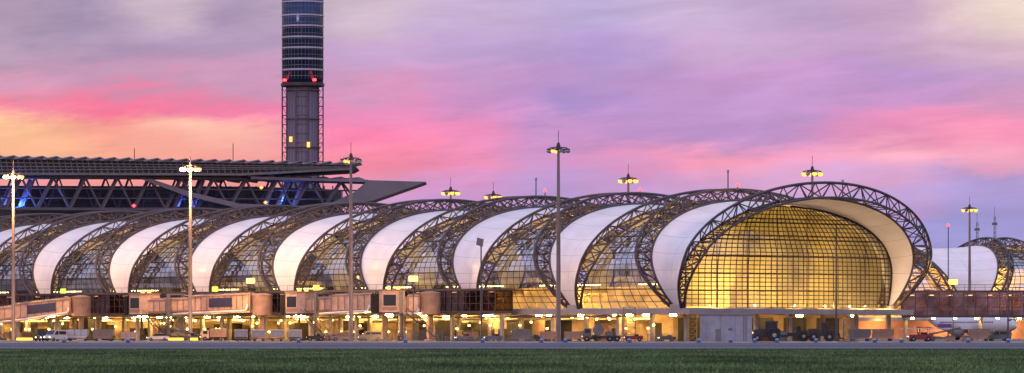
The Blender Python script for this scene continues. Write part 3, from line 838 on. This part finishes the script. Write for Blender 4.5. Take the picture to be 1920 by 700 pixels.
for i, (px, lab) in enumerate(((452,'pale curtained baggage cart leading the row of carts, leftmost'),(485,'pale curtained baggage cart second from the left in the row'),
                               (519,'pale curtained baggage cart third from the left in the row'),(553,'pale curtained baggage cart at the right end of the row'))):
    baggage_cart(px, 800, (.04,-.05,.08,-.02)[i], lab)
def van(px, D, rz, lab, m, cat='van', L=4.8, hgt=2.1):
    r = thing('parked_van', lab, cat, (gx(px,D), D, .014), rz); h = L/2
    MB().prism([(-h,.35),(h,.35),(h,hgt-.15),(h-.15,hgt),(-h+1.5,hgt),(-h+.75,1.15),(-h+.1,1.0),(-h,.85)], 'y', -.9, .9).build('body', M[m], r)
    MB().add([(-h+1.42,-.8,hgt-.1),(-h+1.42,.8,hgt-.1),(-h+.76,.8,1.2),(-h+.76,-.8,1.2)], [(0,1,2,3)]).build('windscreen', M['window'], r).location = (-.03,0,.03)
    for sy in (-1,1):
        MB().prism([(-h+1.1,1.2),(-h+2.2,1.2),(-h+2.2,hgt-.2),(-h+1.6,hgt-.2)], 'y', sy*.9-.02, sy*.9+.02).build('side_window', M['window'], r)
        MB().box(-h+2.4, h-.4, sy*.9-.02, sy*.9+.02, 1.25, hgt-.25).build('side_window', M['window'], r)
        for x in (-h+.95, h-.95): wheel(r, x, sy*.8, .34, .24)
    lights(r, -h-.03, (-.65,.65), .75, 'headlight'); lights(r, h-.01, (-.7,.7), .9, 'taillight', 'taillight')
    MB().bbox(-h-.08,-h+.1,-.9,.9,.3,.52,.03).build('bumper', M['rubber'], r)
def car(px, D, rz, lab, m):
    r = thing('parked_car', lab, 'car', (gx(px,D), D, .014), rz)
    MB().prism([(-2.2,.3),(2.2,.3),(2.2,.8),(2.0,.92),(1.5,.95),(-1.0,.93),(-2.0,.78),(-2.2,.6)], 'y', -.87, .87).build('body', M[m], r)
    MB().prism([(-1.1,.93),(1.7,.95),(1.1,1.42),(-.35,1.45)], 'y', -.74, .74).build('cabin', M['window'], r)
    MB().prism([(-.4,1.44),(1.15,1.41),(1.05,1.48),(-.3,1.5)], 'y', -.72, .72).build('roof', M[m], r)
    for x in (-1.35,1.35):
        for sy in (-1,1): wheel(r, x, sy*.78, .32, .22)
    lights(r, -2.23, (-.6,.6), .65, 'headlight'); lights(r, 2.19, (-.6,.6), .75, 'taillight', 'taillight')
def tug(px, D, rz, lab, m, cabin=True, s=1.0, group=None):
    r = thing('tow_tractor', lab, 'tow tractor', (gx(px,D), D, .014), rz, group)
    MB().prism([(-1.7*s,.35),(1.7*s,.35),(1.7*s,.95*s),(.4*s,.95*s),(.3*s,1.05*s),(-1.5*s,.95*s),(-1.7*s,.8*s)], 'y', -.8*s, .8*s).build('body', M[m], r)
    MB().bbox(.2*s,.9*s,-.6*s,.6*s,.9*s,1.3*s,.05).build('seat', M['rubber'], r)
    if cabin:
        posts(r, [((x,y,.9*s),(x+(.1 if x < 0 else 0),y,1.95*s)) for x in (-.25*s,1.2*s) for y in (-.7*s,.7*s)], .045, 'steel_dark', 'cab_post')
        MB().bbox(-.4*s,1.4*s,-.8*s,.8*s,1.95*s,2.05*s,.03).build('cab_roof', M[m], r)
        MB().add([(-.27*s,-.68*s,1.05*s),(-.27*s,.68*s,1.05*s),(-.17*s,.68*s,1.93*s),(-.17*s,-.68*s,1.93*s)], [(0,1,2,3)]).build('windscreen', M['window'], r)
    for x in (-1.05*s,1.05*s):
        for sy in (-1,1): wheel(r, x, sy*.72*s, .38*s, .26)
    lights(r, -1.73*s, (-.5*s,.5*s), .7*s, 'headlight'); lights(r, 1.69*s, (-.5*s,.5*s), .7*s, 'taillight', 'taillight')
def box_truck(px, D, rz, lab, m, mc, L=6.0, hb=2.7):
    r = thing('box_truck', lab, 'truck', (gx(px,D), D, .014), rz); h = L/2
    MB().prism([(-h,.5),(-h+1.7,.5),(-h+1.7,2.1),(-h+.35,2.1),(-h,1.35)], 'y', -1.0, 1.0).build('cab', M[mc], r)
    MB().add([(-h+.33,-.9,2.02),(-h+.33,.9,2.02),(-h+.0,.9,1.4),(-h+.0,-.9,1.4)], [(0,1,2,3)]).build('windscreen', M['window'], r).location = (-.02,0,.01)
    for sy in (-1,1): MB().box(-h+.55,-h+1.4,sy*1.0-.02,sy*1.0+.02,1.35,1.95).build('side_window', M['window'], r)
    MB().bbox(-h+1.85,h,-1.1,1.1,.75,hb,.05).build('cargo_box', M[m], r)
    MB().box(-h+.2,h-.1,-.8,.8,.45,.74).build('chassis', M['steel_dark'], r)
    for x in (-h+.9,h-1.2):
        for sy in (-1,1): wheel(r, x, sy*.9, .42, .28)
    lights(r, -h-.03, (-.75,.75), .8, 'headlight')
def dolly(px, D, rz, lab, m, group=None, s=1.0):
    r = thing('container_dolly', lab, 'container dolly', (gx(px,D), D, .014), rz, group); r.scale = (s,s,s)
    MB().bbox(-2.0,2.0,-1.2,1.2,.42,.58,.03).build('deck', M['steel_mid'], r)
    MB().prism([(-1.9,.6),(1.5,.6),(1.95,1.1),(1.95,2.2),(-1.9,2.2)], 'y', -1.0, 1.0).build('container', M[m], r)
    for sy in (-1,1):
        sl = MB()
        for x in (-1.88,-.6,.65,1.9): sl.box(x-.05,x+.05,sy*1.02-.03,sy*1.02+.03,1.1,2.22)
        sl.box(-1.93,1.95,sy*1.0-.02,sy*1.0+.045,2.2,2.26); sl.box(-1.93,1.95,sy*1.0-.02,sy*1.0+.045,1.08,1.14)
        sl.build('container_frame', M['steel_mid'], r)
    for x in (-1.4,1.4):
        for sy in (-1,1): wheel(r, x, sy*.9, .24, .18)
    MB().tube((-2.0,0,.4),(-3.0,0,.3),.05,6).build('drawbar', M['steel_dark'], r)
def belt_loader(px, D, rz, lab, m):
    r = thing('belt_loader', lab, 'belt loader', (gx(px,D), D, .014), rz)
    MB().prism([(-2.6,.4),(2.4,.4),(2.4,.8),(.5,.85),(-2.6,.95)], 'y', -.75, .75).build('body', M[m], r)
    MB().prism([(-3.4,.9),(-3.3,1.1),(3.6,2.5),(3.6,2.25)], 'y', -.4, .4).build('belt', M['rubber'], r)
    for sy in (-1,1): MB().prism([(-3.4,.95),(-3.4,1.2),(3.6,2.6),(3.6,2.3)], 'y', sy*.46-.05, sy*.46+.05).build('belt_rail', M[m], r)
    posts(r, [((1.2,y,.8),(1.8,y,2.0)) for y in (-.4,.4)], .06, 'steel_mid', 'lift_strut')
    MB().bbox(-2.2,-1.6,.3,.7,.95,1.5,.04).build('seat', M['rubber'], r)
    for x in (-1.7,1.5):
        for sy in (-1,1): wheel(r, x, sy*.7, .36, .24)
tug(78, 800, radians(75), 'small dark tow tractor at the far left of the vehicle row', 'black_paint')
van(104, 800, radians(55), 'white van with blue tinted windscreen beside the leftmost tow tractor', 'white')
dolly(146, 805, .05, 'pale container dolly right of the white van at the left', 'white')
dolly(194, 805, -.05, 'tan container dolly, second from the left', 'cream_dark')
dolly(241, 825, .03, 'cream container dolly under the second jet bridge cab', 'cream_metal', None, .8)
car(296, 850, .05, 'small pale car parked under the second jet bridge', 'white')
box_truck(400, 845, .1, 'tan service truck parked behind the row of baggage carts', 'cream_dark', 'cream_metal', 5.2, 2.4)
tug(592, 815, 0, 'dark tow tractor right of the row of baggage carts', 'black_paint')
belt_loader(645, 812, .2, 'tan belt loader left of the grey van', 'cream_dark')
belt_loader(345, 835, 2.9, 'dark belt loader right of the small pale car', 'green_grey')
van(695, 815, .1, 'grey van beside the mesh fence under the third jet bridge', 'steel_mid', 'van', 4.6, 1.9)
tug(870, 806, .3, 'dark tow tractor with cab roof left of the blue tow tractor', 'green_grey')
tug(925, 800, .1, 'blue tow tractor beside the grey lamp post', 'blue_paint')
dolly(978, 800, 0, 'drab container dolly right of the blue tow tractor', 'green_grey')
tug(1188, 775, 0, 'dark red tow tractor beside the flatbed truck', 'red_paint', False)
tug(1725, 745, .1, 'dark red tow tractor with roof at the right, below the aircraft', 'red_paint', True, 1.25)
dolly(1612, 790, .1, 'drab container dolly right of the dark machinery', 'green_grey')
dolly(1655, 800, .1, 'tan container dolly left of the dark red roofed tow tractor', 'cream_dark')
belt_loader(1765, 800, .1, 'drab belt loader right of the dark red roofed tow tractor', 'green_grey')
dolly(1835, 800, 0, 'tan container dolly below the right walkway, left of a van', 'cream_dark')
van(1872, 805, .1, 'dark van below the right walkway at the photo edge', 'green_grey', 'van', 4.6, 2.0)
rr = random.Random(5)
for i, px in enumerate((20, 44, 350, 640, 880, 1030, 1075)):
    q = on(px, 31.5+rr.uniform(-1,1.5)); dolly(960+q.x/q.y*F, q.y, rr.uniform(-.5,.5), 'tan container dolly parked in the lit ground floor arcade', 'cream_dark', 'tan container dollies in the ground floor arcade', .8)
for px in (265, 330, 655, 800, 1000, 1110, 1250):
    q = on(px, 30.5); tug(px, q.y, rr.uniform(-.4,.4), 'dark roofless tow tractor parked against the lit ground floor arcade', 'steel_dark', False, .9, 'dark tow tractors against the ground floor arcade')

r = thing('flatbed_truck', 'drab flatbed truck with coiled equipment near the middle mast', 'truck', (gx(1128,745), 745, .014), 0)
MB().prism([(-3.4,.6),(-1.8,.6),(-1.8,2.3),(-3.0,2.3),(-3.4,1.5)], 'y', -1.1, 1.1).build('cab', M['green_grey'], r)
for sy in (-1,1): MB().box(-2.9,-2.05,sy*1.1-.02,sy*1.1+.02,1.5,2.15).build('side_window', M['window'], r)
MB().add([(-3.02,-.95,2.22),(-3.02,.95,2.22),(-3.38,.95,1.55),(-3.38,-.95,1.55)], [(0,1,2,3)]).build('windscreen', M['window'], r).location = (-.03,0,.02)
MB().bbox(-1.7,3.5,-1.15,1.15,.85,1.05,.03).build('bed', M['steel_dark'], r)
MB().box(-3.2,3.3,-.7,.7,.5,.84).build('chassis', M['steel_dark'], r)
MB().lathe([(.3,-.9),(.95,-.9),(.95,-.8),(.6,-.78),(.6,.78),(.95,.8),(.95,.9),(.3,.9)], 18, (-.6,0,2.0), 'y').build('hose_reel', M['steel_mid'], r)
MB().bbox(.7,2.0,-.9,.9,1.05,1.75,.06).build('equipment_box', M['green_grey'], r)
MB().path([(2.2,0,1.05),(2.4,0,2.3),(1.6,0,3.0),(-1.4,0,3.2)], .1, 6).build('boom', M['steel_mid'], r)
posts(r, [((2.4,y,1.05),(2.4,y,2.4)) for y in (-.5,.5)], .06, 'steel_mid', 'boom_post')
for x in (-2.6,1.4,2.7):
    for sy in (-1,1): wheel(r, x, sy*.95, .5, .3)
lights(r, -3.43, (-.8,.8), .9, 'headlight')

r = thing('tractor', 'dark tractor with closed cab and big rear wheels below the glass end', 'tractor', (gx(1438,748), 748, .014), 0); r.scale = (1.3,1.3,1.3)
MB().prism([(-1.9,.8),(-.2,.8),(-.2,1.75),(-1.6,1.6),(-1.9,1.4)], 'y', -.45, .45).build('hood', M['black_paint'], r)
MB().box(-1.6,1.2,-.3,.3,.55,.85).build('chassis', M['steel_dark'], r)
cb = MB().prism([(-.2,.9),(1.3,.9),(1.35,2.6),(-.05,2.6)], 'y', -.72, .72).build('cab', M['window'], r)
posts(cb, [((x0,y,.9),(x1,y,2.6)) for x0, x1 in ((-.2,-.05),(1.3,1.35)) for y in (-.72,.72)], .06, 'black_paint', 'cab_post')
MB().bbox(-.25,1.5,-.85,.85,2.6,2.78,.05).build('cab_roof', M['black_paint'], r)
for sy in (-1,1):
    wheel(r, .95, sy*.95, .85, .5); wheel(r, -1.35, sy*.8, .5, .35)
    MB().prism([(.0,1.3),(.3,1.75),(1.6,1.75),(1.9,1.3),(1.75,1.3),(1.5,1.65),(.4,1.65),(.15,1.3)], 'y', sy*.95-.28, sy*.95+.28).build('mudguard', M['black_paint'], r)
MB().tube((-1.0,.3,1.6),(-1.0,.3,2.5),.05,6).build('exhaust', M['steel_dark'], r)
lights(r, -1.94, (-.3,.3), 1.2, 'headlight')
r = thing('road_roller', 'dark road roller under a flat canopy right of the tractor', 'road roller', (gx(1490,756), 756, .014), 0); r.scale = (1.3,1.3,1.3)
MB().prism([(-1.2,.7),(1.7,.7),(1.7,1.5),(.2,1.5),(0,1.2),(-1.2,1.2)], 'y', -.7, .7).build('body', M['black_paint'], r)
dr = MB().lathe([(.1,-.85),(.72,-.85),(.72,.85),(.1,.85)], 24, (0,0,0), 'y').build('drum', M['steel_mid'], r); dr.location = (-1.7,0,.72)
for sy in (-1,1): MB().box(-1.9,-.9,sy*.93-.06,sy*.93+.06,.65,.9).build('drum_yoke', M['black_paint'], r)
posts(r, [((x,y,1.2),(x,y,3.2)) for x in (-.9,1.3) for y in (-.75,.75)], .05, 'steel_dark', 'canopy_post')
MB().prism([(-1.5,3.2),(1.8,3.2),(1.6,3.4),(-1.3,3.4)], 'y', -1.0, 1.0).build('canopy', M['cream_dark'], r)
MB().bbox(.2,.8,-.35,.35,1.5,2.1,.06).build('seat', M['rubber'], r)
for sy in (-1,1): wheel(r, 1.2, sy*.75, .7, .45)
r = thing('wheel_loader', 'black wheel loader with raised bucket beside the road roller', 'loader', (gx(1543,752), 752, .014), pi); r.scale = (1.2,1.2,1.2)
MB().prism([(.2,.8),(2.2,.8),(2.2,1.8),(1.0,1.9),(.2,1.6)], 'y', -.75, .75).build('engine_body', M['black_paint'], r)
MB().prism([(-.9,.8),(.3,.8),(.3,2.7),(-.6,2.7)], 'y', -.65, .65).build('cab', M['window'], r)
MB().bbox(-.8,.5,-.75,.75,2.7,2.85,.04).build('cab_roof', M['black_paint'], r)
for y in (-.5,.5): MB().path([(-.6,y,1.4),(-1.6,y,1.5),(-2.4,y,.9)], .1, 6).build('lift_arm', M['black_paint'], r)
MB().prism([(-2.3,.35),(-3.1,.3),(-3.0,.5),(-2.5,.6),(-2.4,1.2),(-2.25,1.2)], 'y', -1.2, 1.2).build('bucket', M['steel_dark'], r)
for x in (-.9,1.4):
    for sy in (-1,1): wheel(r, x, sy*.85, .68, .45)

# ------------------------------------------------------------------ aircraft
def aircraft(px, D, rz, lab, L=34.0, rr_=1.95):
    r = thing('parked_aircraft', lab, 'aircraft', (gx(px,D), D, 0), rz)
    zc = 3.5; h = L/2
    prof = [(.05,-h),(.55,-h+.35),(1.1,-h+1.1),(1.6,-h+2.3),(rr_,-h+4.5),(rr_,h*.45),(1.6,h*.7),(1.0,h*.88),(.35,h)]
    fu = MB(); n = 24; vs = []
    for q, xx in prof:
        lift = 0 if xx < h*.45 else (xx-h*.45)/(h*.55)*1.1
        drop = -.45 if xx < -h+.3 else (-.3 if xx < -h+1 else (-.12 if xx < -h+2 else 0))
        for k in range(n): a = 2*pi*k/n; vs.append((xx, q*cos(a), zc+q*sin(a)+lift+drop))
    m = len(prof); fs = [(i*n+k,i*n+(k+1)%n,(i+1)*n+(k+1)%n,(i+1)*n+k) for i in range(m-1) for k in range(n)]
    fu.add(vs, fs+[tuple(range(n-1,-1,-1)), tuple(range((m-1)*n,m*n))]); fu.build('fuselage', M['fuselage'], r, True)
    MB().prism([(h*.62,zc+1.9),(h*.8,zc+3.0),(h*.98,zc+7.9),(h*1.12,zc+7.9),(h*1.0,zc+1.6)], 'y', -.16, .16).build('tail_fin', M['purple'], r)
    wn = MB().box(-.13,.13,-.03,.03,-.16,.16).mesh('cabin_window', M['window'])
    for sy in (-1,1):
        MB().prism([(h*.74,sy*.6),(h*.98,sy*5.6),(h*1.06,sy*5.6),(h*.97,sy*.5)], 'z', zc+1.2, zc+1.35).build('tailplane', M['fuselage'], r)
        MB().prism([(-3.2,sy*1.5),(3.6,sy*15.5),(5.0,sy*15.5),(2.2,sy*4.5),(2.2,sy*1.5)], 'z', zc-1.1, zc-.85).build('wing', M['white'], r)
        MB().lathe([(.85,-2.3),(1.0,-1.9),(1.02,-.6),(.8,.8),(.5,1.4)], 16, (-1.6,sy*5.4,zc-1.9), 'x').build('engine', M['steel_mid'], r, True)
        for i in range(34): link('cabin_window', wn, r, (-h+6.1+i*.62, sy*(rr_-.02), zc+.46))
        MB().tube((1.2,sy*3.0,.5),(1.0,sy*2.6,zc-1.0),.12,6).build('landing_leg', M['steel_mid'], r)
        wheel(r, 1.2, sy*2.8, .55, .35); wheel(r, 1.2, sy*3.3, .55, .35)
        MB().box(h*.3, h*.62, sy*(rr_-.12)-.01, sy*(rr_-.12)+.15, zc-.6, zc+.1).build('livery_stripe', M['purple'], r)
    MB().box(-h+1.1,-h+1.75,-.85,.85,zc+.62,zc+1.1).build('cockpit_window', M['window'], r)
    MB().tube((-h+4.5,0,.4),(-h+4.4,0,zc-1.8),.1,6).build('nose_leg', M['steel_mid'], r)
    for sy in (-1,1): wheel(r, -h+4.5, sy*.25, .38, .22)
aircraft(1822, 945, radians(118), 'white aircraft with purple tail fin parked behind the right walkway')
for px in (1700, 1790, 1880): point('apron_lamp', (gx(px,842), 842, 4.0), 260, (1,.68,.40), .15)

# ------------------------------------------------------------------ small fixed things
DC = 770.
r = thing('equipment_hut', 'plain pale grey flat roofed hut standing under the glass end', 'hut', (gx(1361,DC), DC, .014), -.04)
hw_ = 97/F*DC/2
MB().bbox(-hw_,hw_,-2.0,2.0,0,4.7,.05).build('wall', M['hut'], r)
MB().bbox(-hw_-.15,hw_+.15,-2.15,2.15,4.7,4.95,.05).build('roof', M['steel_mid'], r)
MB().box(-1.9,-.9,-2.03,-2.001,0,2.2).build('door', M['steel_mid'], r)
MB().box(.4,1.1,-2.05,-2.001,2.0,2.35).build('wall_sign', M['blue_paint'], r)
for x in (3.2,3.6): MB().tube((x,-2.08,0),(x,-2.08,4.6),.06,6).build('drain_pipe', M['steel_mid'], r)
for i in range(3): MB().box(-3.6+i*2.6,-3.54+i*2.6,-2.02,-2.001,.1,4.6).build('wall_seam', M['steel_mid'], r)
def scaffold(px, D, w, h, lab, m):
    r = thing('scaffold_tower', lab, 'scaffold', (gx(px,D), D, .014)); n = max(3, int(h/1.1))
    fr = MB(); c = [(-w/2,-w/2),(w/2,-w/2),(w/2,w/2),(-w/2,w/2)]
    for x, y in c: fr.tube((x,y,0),(x,y,h),.06,5)
    for i in range(n+1):
        z = h*i/n
        for a in range(4):
            b_ = (a+1) % 4; fr.tube((*c[a],z),(*c[b_],z),.045,5)
            if i < n: fr.tube((*c[a],z),(*c[b_],h*(i+1)/n),.04,5)
    fr.build('frame', m, r)
    MB().box(-w/2,w/2,-w/2,w/2,h*.66,h*.66+.05).build('platform', M['cream_dark'], r)
scaffold(1180, 778, 2.2, 6.2, 'grey scaffold tower left of the glass end', M['steel_mid'])
scaffold(1298, 768, 1.6, 4.9, 'yellow scaffold stair tower beside the grey hut', M['yellow_paint'])
scaffold(310, 862, 2.4, 4.6, 'grey scaffold frame under the second jet bridge', M['steel_dark'])
scaffold(1590, 765, 1.6, 4.2, 'grey scaffold frame behind the dark lamp post', M['steel_mid'])
def fence(pxa, pxb, D, h, lab):
    r = thing('mesh_fence', lab, 'fence', (gx(pxa,D), D, .014)); L = gx(pxb,D)-gx(pxa,D); n = max(2, int(L/2.4))
    for i in range(n+1): MB().tube((L*i/n,0,0),(L*i/n,0,h+.1),.05,6).build('post', M['steel_mid'], r)
    ms = MB(); k = int(L/.16)
    for i in range(k): ms.box(L*i/k-.018, L*i/k+.018, -.015, .015, .1, h)
    for j in range(7): ms.box(0, L, -.02, .02, .1+j*(h-.15)/6, .13+j*(h-.15)/6)
    ms.build('mesh_panel', M['steel_mid'], r)
fence(742, 830, 760, 2.0, 'grey mesh fence below the rightmost jet bridge')
fence(612, 735, 770, 1.3, 'low grey mesh fence under the third jet bridge')
fence(834, 1000, 770, .9, 'very low grey railing right of the tall mesh fence')
fence(1215, 1262, 770, 1.4, 'short grey mesh fence left of the grey hut')
for px, lab in ((1782,'small pale equipment box on the apron, left of two'),(1812,'small pale equipment box on the apron, right of two')):
    D = 690.; r = thing('equipment_box', lab, 'equipment box', (gx(px,D), D, .014), .1)
    MB().bbox(-.7,.7,-.45,.45,.12,.95,.05).build('body', M['cream_dark'], r); MB().bbox(-.75,.75,-.5,.5,.95,1.03,.02).build('lid', M['steel_mid'], r)
    for x in (-.5,.5): MB().box(x-.1,x+.1,-.4,.4,0,.12).build('skid', M['rubber'], r)
def taxi_sign(px, D, w, lab):
    r = thing('taxiway_sign', lab, 'airfield sign', (gx(px,D), D, .014))
    MB().bbox(-w/2,w/2,-.12,.12,.22,.72,.03).build('housing', M['steel_dark'], r)
    MB().box(-w/2+.06,w/2-.06,-.15,-.125,.27,.67).build('sign_face', M['sign_yellow'], r)
    for x in (-w/2+.25,w/2-.25): MB().tube((x,0,0),(x,0,.22),.05,6).build('leg', M['steel_dark'], r)
taxi_sign(46, 715, 2.8, 'lit yellow airfield sign at the left edge of the taxiway')
taxi_sign(330, 705, 2.6, 'lit yellow airfield sign below the second jet bridge, left of a pair')
taxi_sign(364, 705, 1.4, 'small lit yellow airfield sign, right of a pair')
em = MB().lathe([(.38,0),(.38,.08),(.28,.12),(.26,.30),(.34,.32),(.34,.38)], 10).mesh('stem', M['blue_paint'])
el = MB().lathe([(.26,.38),(.28,.46),(.20,.60),(.03,.66)], 10).mesh('lens', M['bulb_blue'])
for px in (560,760,905,1015,1060,1180,1310,1370,1415,1457,1530,1640,1690,1815,1890,240,120):
    r = thing('edge_light', 'small blue taxiway edge light standing along the kerb', 'taxiway light', (gx(px,632), 632, .012), 0, 'taxiway edge lights along the kerb')
    link('stem', em, r); link('lens', el, r)

# ------------------------------------------------------------------ world: dusk sky
w = bpy.data.worlds.new('World'); S.world = w; w.use_nodes = True
nt = w.node_tree; N = nt.nodes; Lk = nt.links; bg = N['Background']
def math_(op, a, b=None, c=None, clamp=False):
    n = N.new('ShaderNodeMath'); n.operation = op; n.use_clamp = clamp
    for i, v_ in enumerate((a, b, c)):
        if v_ is None: continue
        if isinstance(v_, (int, float)): n.inputs[i].default_value = v_
        else: Lk.new(v_, n.inputs[i])
    return n.outputs[0]
def smooth(v_, a, b):
    n = N.new('ShaderNodeMapRange'); n.interpolation_type = 'SMOOTHSTEP'
    n.inputs[1].default_value = a; n.inputs[2].default_value = b; Lk.new(v_, n.inputs[0]); return n.outputs[0]
def mix(f, a, b, mode='MIX'):
    n = N.new('ShaderNodeMix'); n.data_type = 'RGBA'; n.blend_type = mode
    if isinstance(f, (int, float)): n.inputs[0].default_value = f
    else: Lk.new(f, n.inputs[0])
    for i, v_ in ((6,a),(7,b)):
        if isinstance(v_, tuple): n.inputs[i].default_value = (*v_, 1)
        else: Lk.new(v_, n.inputs[i])
    return n.outputs[2]
def noise(x, y, z, sc, det=6, ro=.55, dist=0):
    c = N.new('ShaderNodeCombineXYZ'); Lk.new(x, c.inputs[0]); Lk.new(y, c.inputs[1]); c.inputs[2].default_value = z
    n = N.new('ShaderNodeTexNoise'); n.inputs['Scale'].default_value = sc; n.inputs['Detail'].default_value = det; n.inputs['Roughness'].default_value = ro
    n.inputs['Distortion'].default_value = dist
    Lk.new(c.outputs[0], n.inputs['Vector']); return n.outputs[0]
tc = N.new('ShaderNodeTexCoord'); sp = N.new('ShaderNodeSeparateXYZ'); Lk.new(tc.outputs['Generated'], sp.inputs[0])
dx_, dy_, dz_ = sp.outputs
yy = math_('MAXIMUM', dy_, .05)
U = math_('MULTIPLY_ADD', math_('DIVIDE', dx_, yy), F/1920, .5)
V = math_('MULTIPLY_ADD', math_('DIVIDE', dz_, yy), -F/700, YH/700)
Vt = math_('MULTIPLY_ADD', U, .22, V)
n1 = noise(math_('MULTIPLY', U, 4.0), math_('MULTIPLY', Vt, 5.5), 1.3, 1.0, 8, .62)
n2 = noise(math_('MULTIPLY', U, 5.0), math_('MULTIPLY', Vt, 4.0), 7.7, 1.0, 6, .6)
n3 = noise(math_('MULTIPLY', U, 8.5), math_('MULTIPLY', Vt, 20.0), 3.1, 1.0, 9, .64, .25)
n4 = noise(math_('MULTIPLY', U, 5.0), math_('MULTIPLY', Vt, 8.5), 12.4, 1.0, 8, .6, .4)
V2 = math_('MULTIPLY_ADD', math_('SUBTRACT', n1, .5), .27, V)
V2 = math_('MULTIPLY_ADD', math_('SUBTRACT', n3, .5), .09, V2)
U2 = math_('MULTIPLY_ADD', math_('SUBTRACT', n2, .5), .20, U)
rows = [
 (15, [(0,178,156,182),(150,164,145,176),(320,204,182,198),(450,174,152,184),(700,212,190,206),(900,201,178,214),(1100,190,173,216),(1250,204,181,214),(1500,196,168,206),(1700,202,168,200),(1905,245,222,210)]),
 (90, [(50,190,162,188),(250,176,150,184),(420,183,157,190),(700,200,165,206),(900,192,162,208),(1100,184,157,212),(1300,202,168,207),(1600,199,163,204),(1900,213,179,198)]),
 (150,[(50,212,156,184),(250,200,154,186),(420,204,155,188),(700,220,153,194),(900,203,157,206),(1100,186,151,206),(1300,199,154,205),(1500,200,153,203),(1700,190,152,206),(1900,200,162,202)]),
 (200,[(50,242,138,163),(250,250,122,156),(430,242,130,166),(700,238,140,186),(900,204,148,200),(1080,170,142,201),(1300,191,149,204),(1500,196,153,207),(1700,200,150,202),(1900,216,157,196)]),
 (245,[(60,252,192,150),(220,250,164,150),(400,252,190,170),(680,250,134,176),(850,238,143,190),(1050,202,150,203),(1250,193,149,204),(1450,196,151,207),(1700,234,147,189),(1880,248,151,185)]),
 (300,[(100,252,186,148),(480,250,155,154),(700,250,143,171),(850,246,150,191),(1000,212,155,206),(1200,229,152,196),(1350,251,162,190),(1550,241,162,196),(1750,251,176,195),(1890,240,165,191)]),
 (350,[(400,246,158,156),(850,216,155,206),(1000,187,158,213),(1150,202,158,209),(1450,215,164,204),(1700,215,164,205),(1850,178,156,210)]),
 (430,[(400,228,166,186),(900,179,156,213),(1500,177,158,213),(1830,160,154,212),(1900,163,154,212)]),
]
last = None
for i, (py, st) in enumerate(rows):
    cr = N.new('ShaderNodeValToRGB'); r_ = cr.color_ramp; r_.interpolation = 'EASE'
    r_.elements[0].position = st[0][0]/1920; r_.elements[0].color = (*lin(st[0][1:]), 1)
    r_.elements[1].position = st[-1][0]/1920; r_.elements[1].color = (*lin(st[-1][1:]), 1)
    for q in st[1:-1]:
        e = r_.elements.new(q[0]/1920); e.color = (*lin(q[1:]), 1)
    Lk.new(U2, cr.inputs[0])
    if last is None: last = cr.outputs[0]
    else: last = mix(smooth(V2, rows[i-1][0]/700, py/700), last, cr.outputs[0])
fine = math_('MULTIPLY_ADD', math_('SUBTRACT', n3, .5), .40, 1.0)
fine2 = math_('MULTIPLY_ADD', math_('SUBTRACT', n1, .5), .20, fine)
cl = smooth(n4, .40, .66)
fine3 = math_('MULTIPLY_ADD', cl, .11, math_('SUBTRACT', fine2, .04))
vs_ = N.new('ShaderNodeVectorMath'); vs_.operation = 'SCALE'; Lk.new(last, vs_.inputs[0]); Lk.new(fine3, vs_.inputs['Scale'])
tint = vs_.outputs[0]
amb = N.new('ShaderNodeValToRGB'); ar = amb.color_ramp
ar.elements[0].position = 0; ar.elements[0].color = (.52,.35,.42,1); ar.elements[1].position = 1; ar.elements[1].color = (.70,.79,1.16,1)
e = ar.elements.new(.12); e.color = (.53,.44,.58,1); e = ar.elements.new(.45); e.color = (.59,.62,.92,1)
Lk.new(math_('MAXIMUM', dz_, 0.0), amb.inputs[0])
fac = smooth(dy_, .90, .985)
Lk.new(mix(fac, amb.outputs[0], tint), bg.inputs[0]); bg.inputs[1].default_value = 1.0

pink_fill = bpy.data.lights.new('pink_fill', 'SUN'); pink_fill.energy = .5; pink_fill.angle = radians(14); pink_fill.color = (1,.62,.62)  # soft pink fill added from behind the camera, real sun already down
so = bpy.data.objects.new('pink_fill', pink_fill); so.rotation_euler = (radians(76),0,radians(-25)); COL.objects.link(so)

# ------------------------------------------------------------------ camera
cd = bpy.data.cameras.new('camera'); co = bpy.data.objects.new('camera', cd); COL.objects.link(co)
co.location = (0,0,H); co.rotation_euler = (radians(90),0,0)
cd.sensor_width = 36; cd.lens = F/1920*36; cd.shift_y = (YH-350)/1920
cd.clip_start = 1; cd.clip_end = 30000
S.camera = co
S.view_settings.view_transform = 'Standard'; S.view_settings.look = 'None'; S.view_settings.exposure = 0
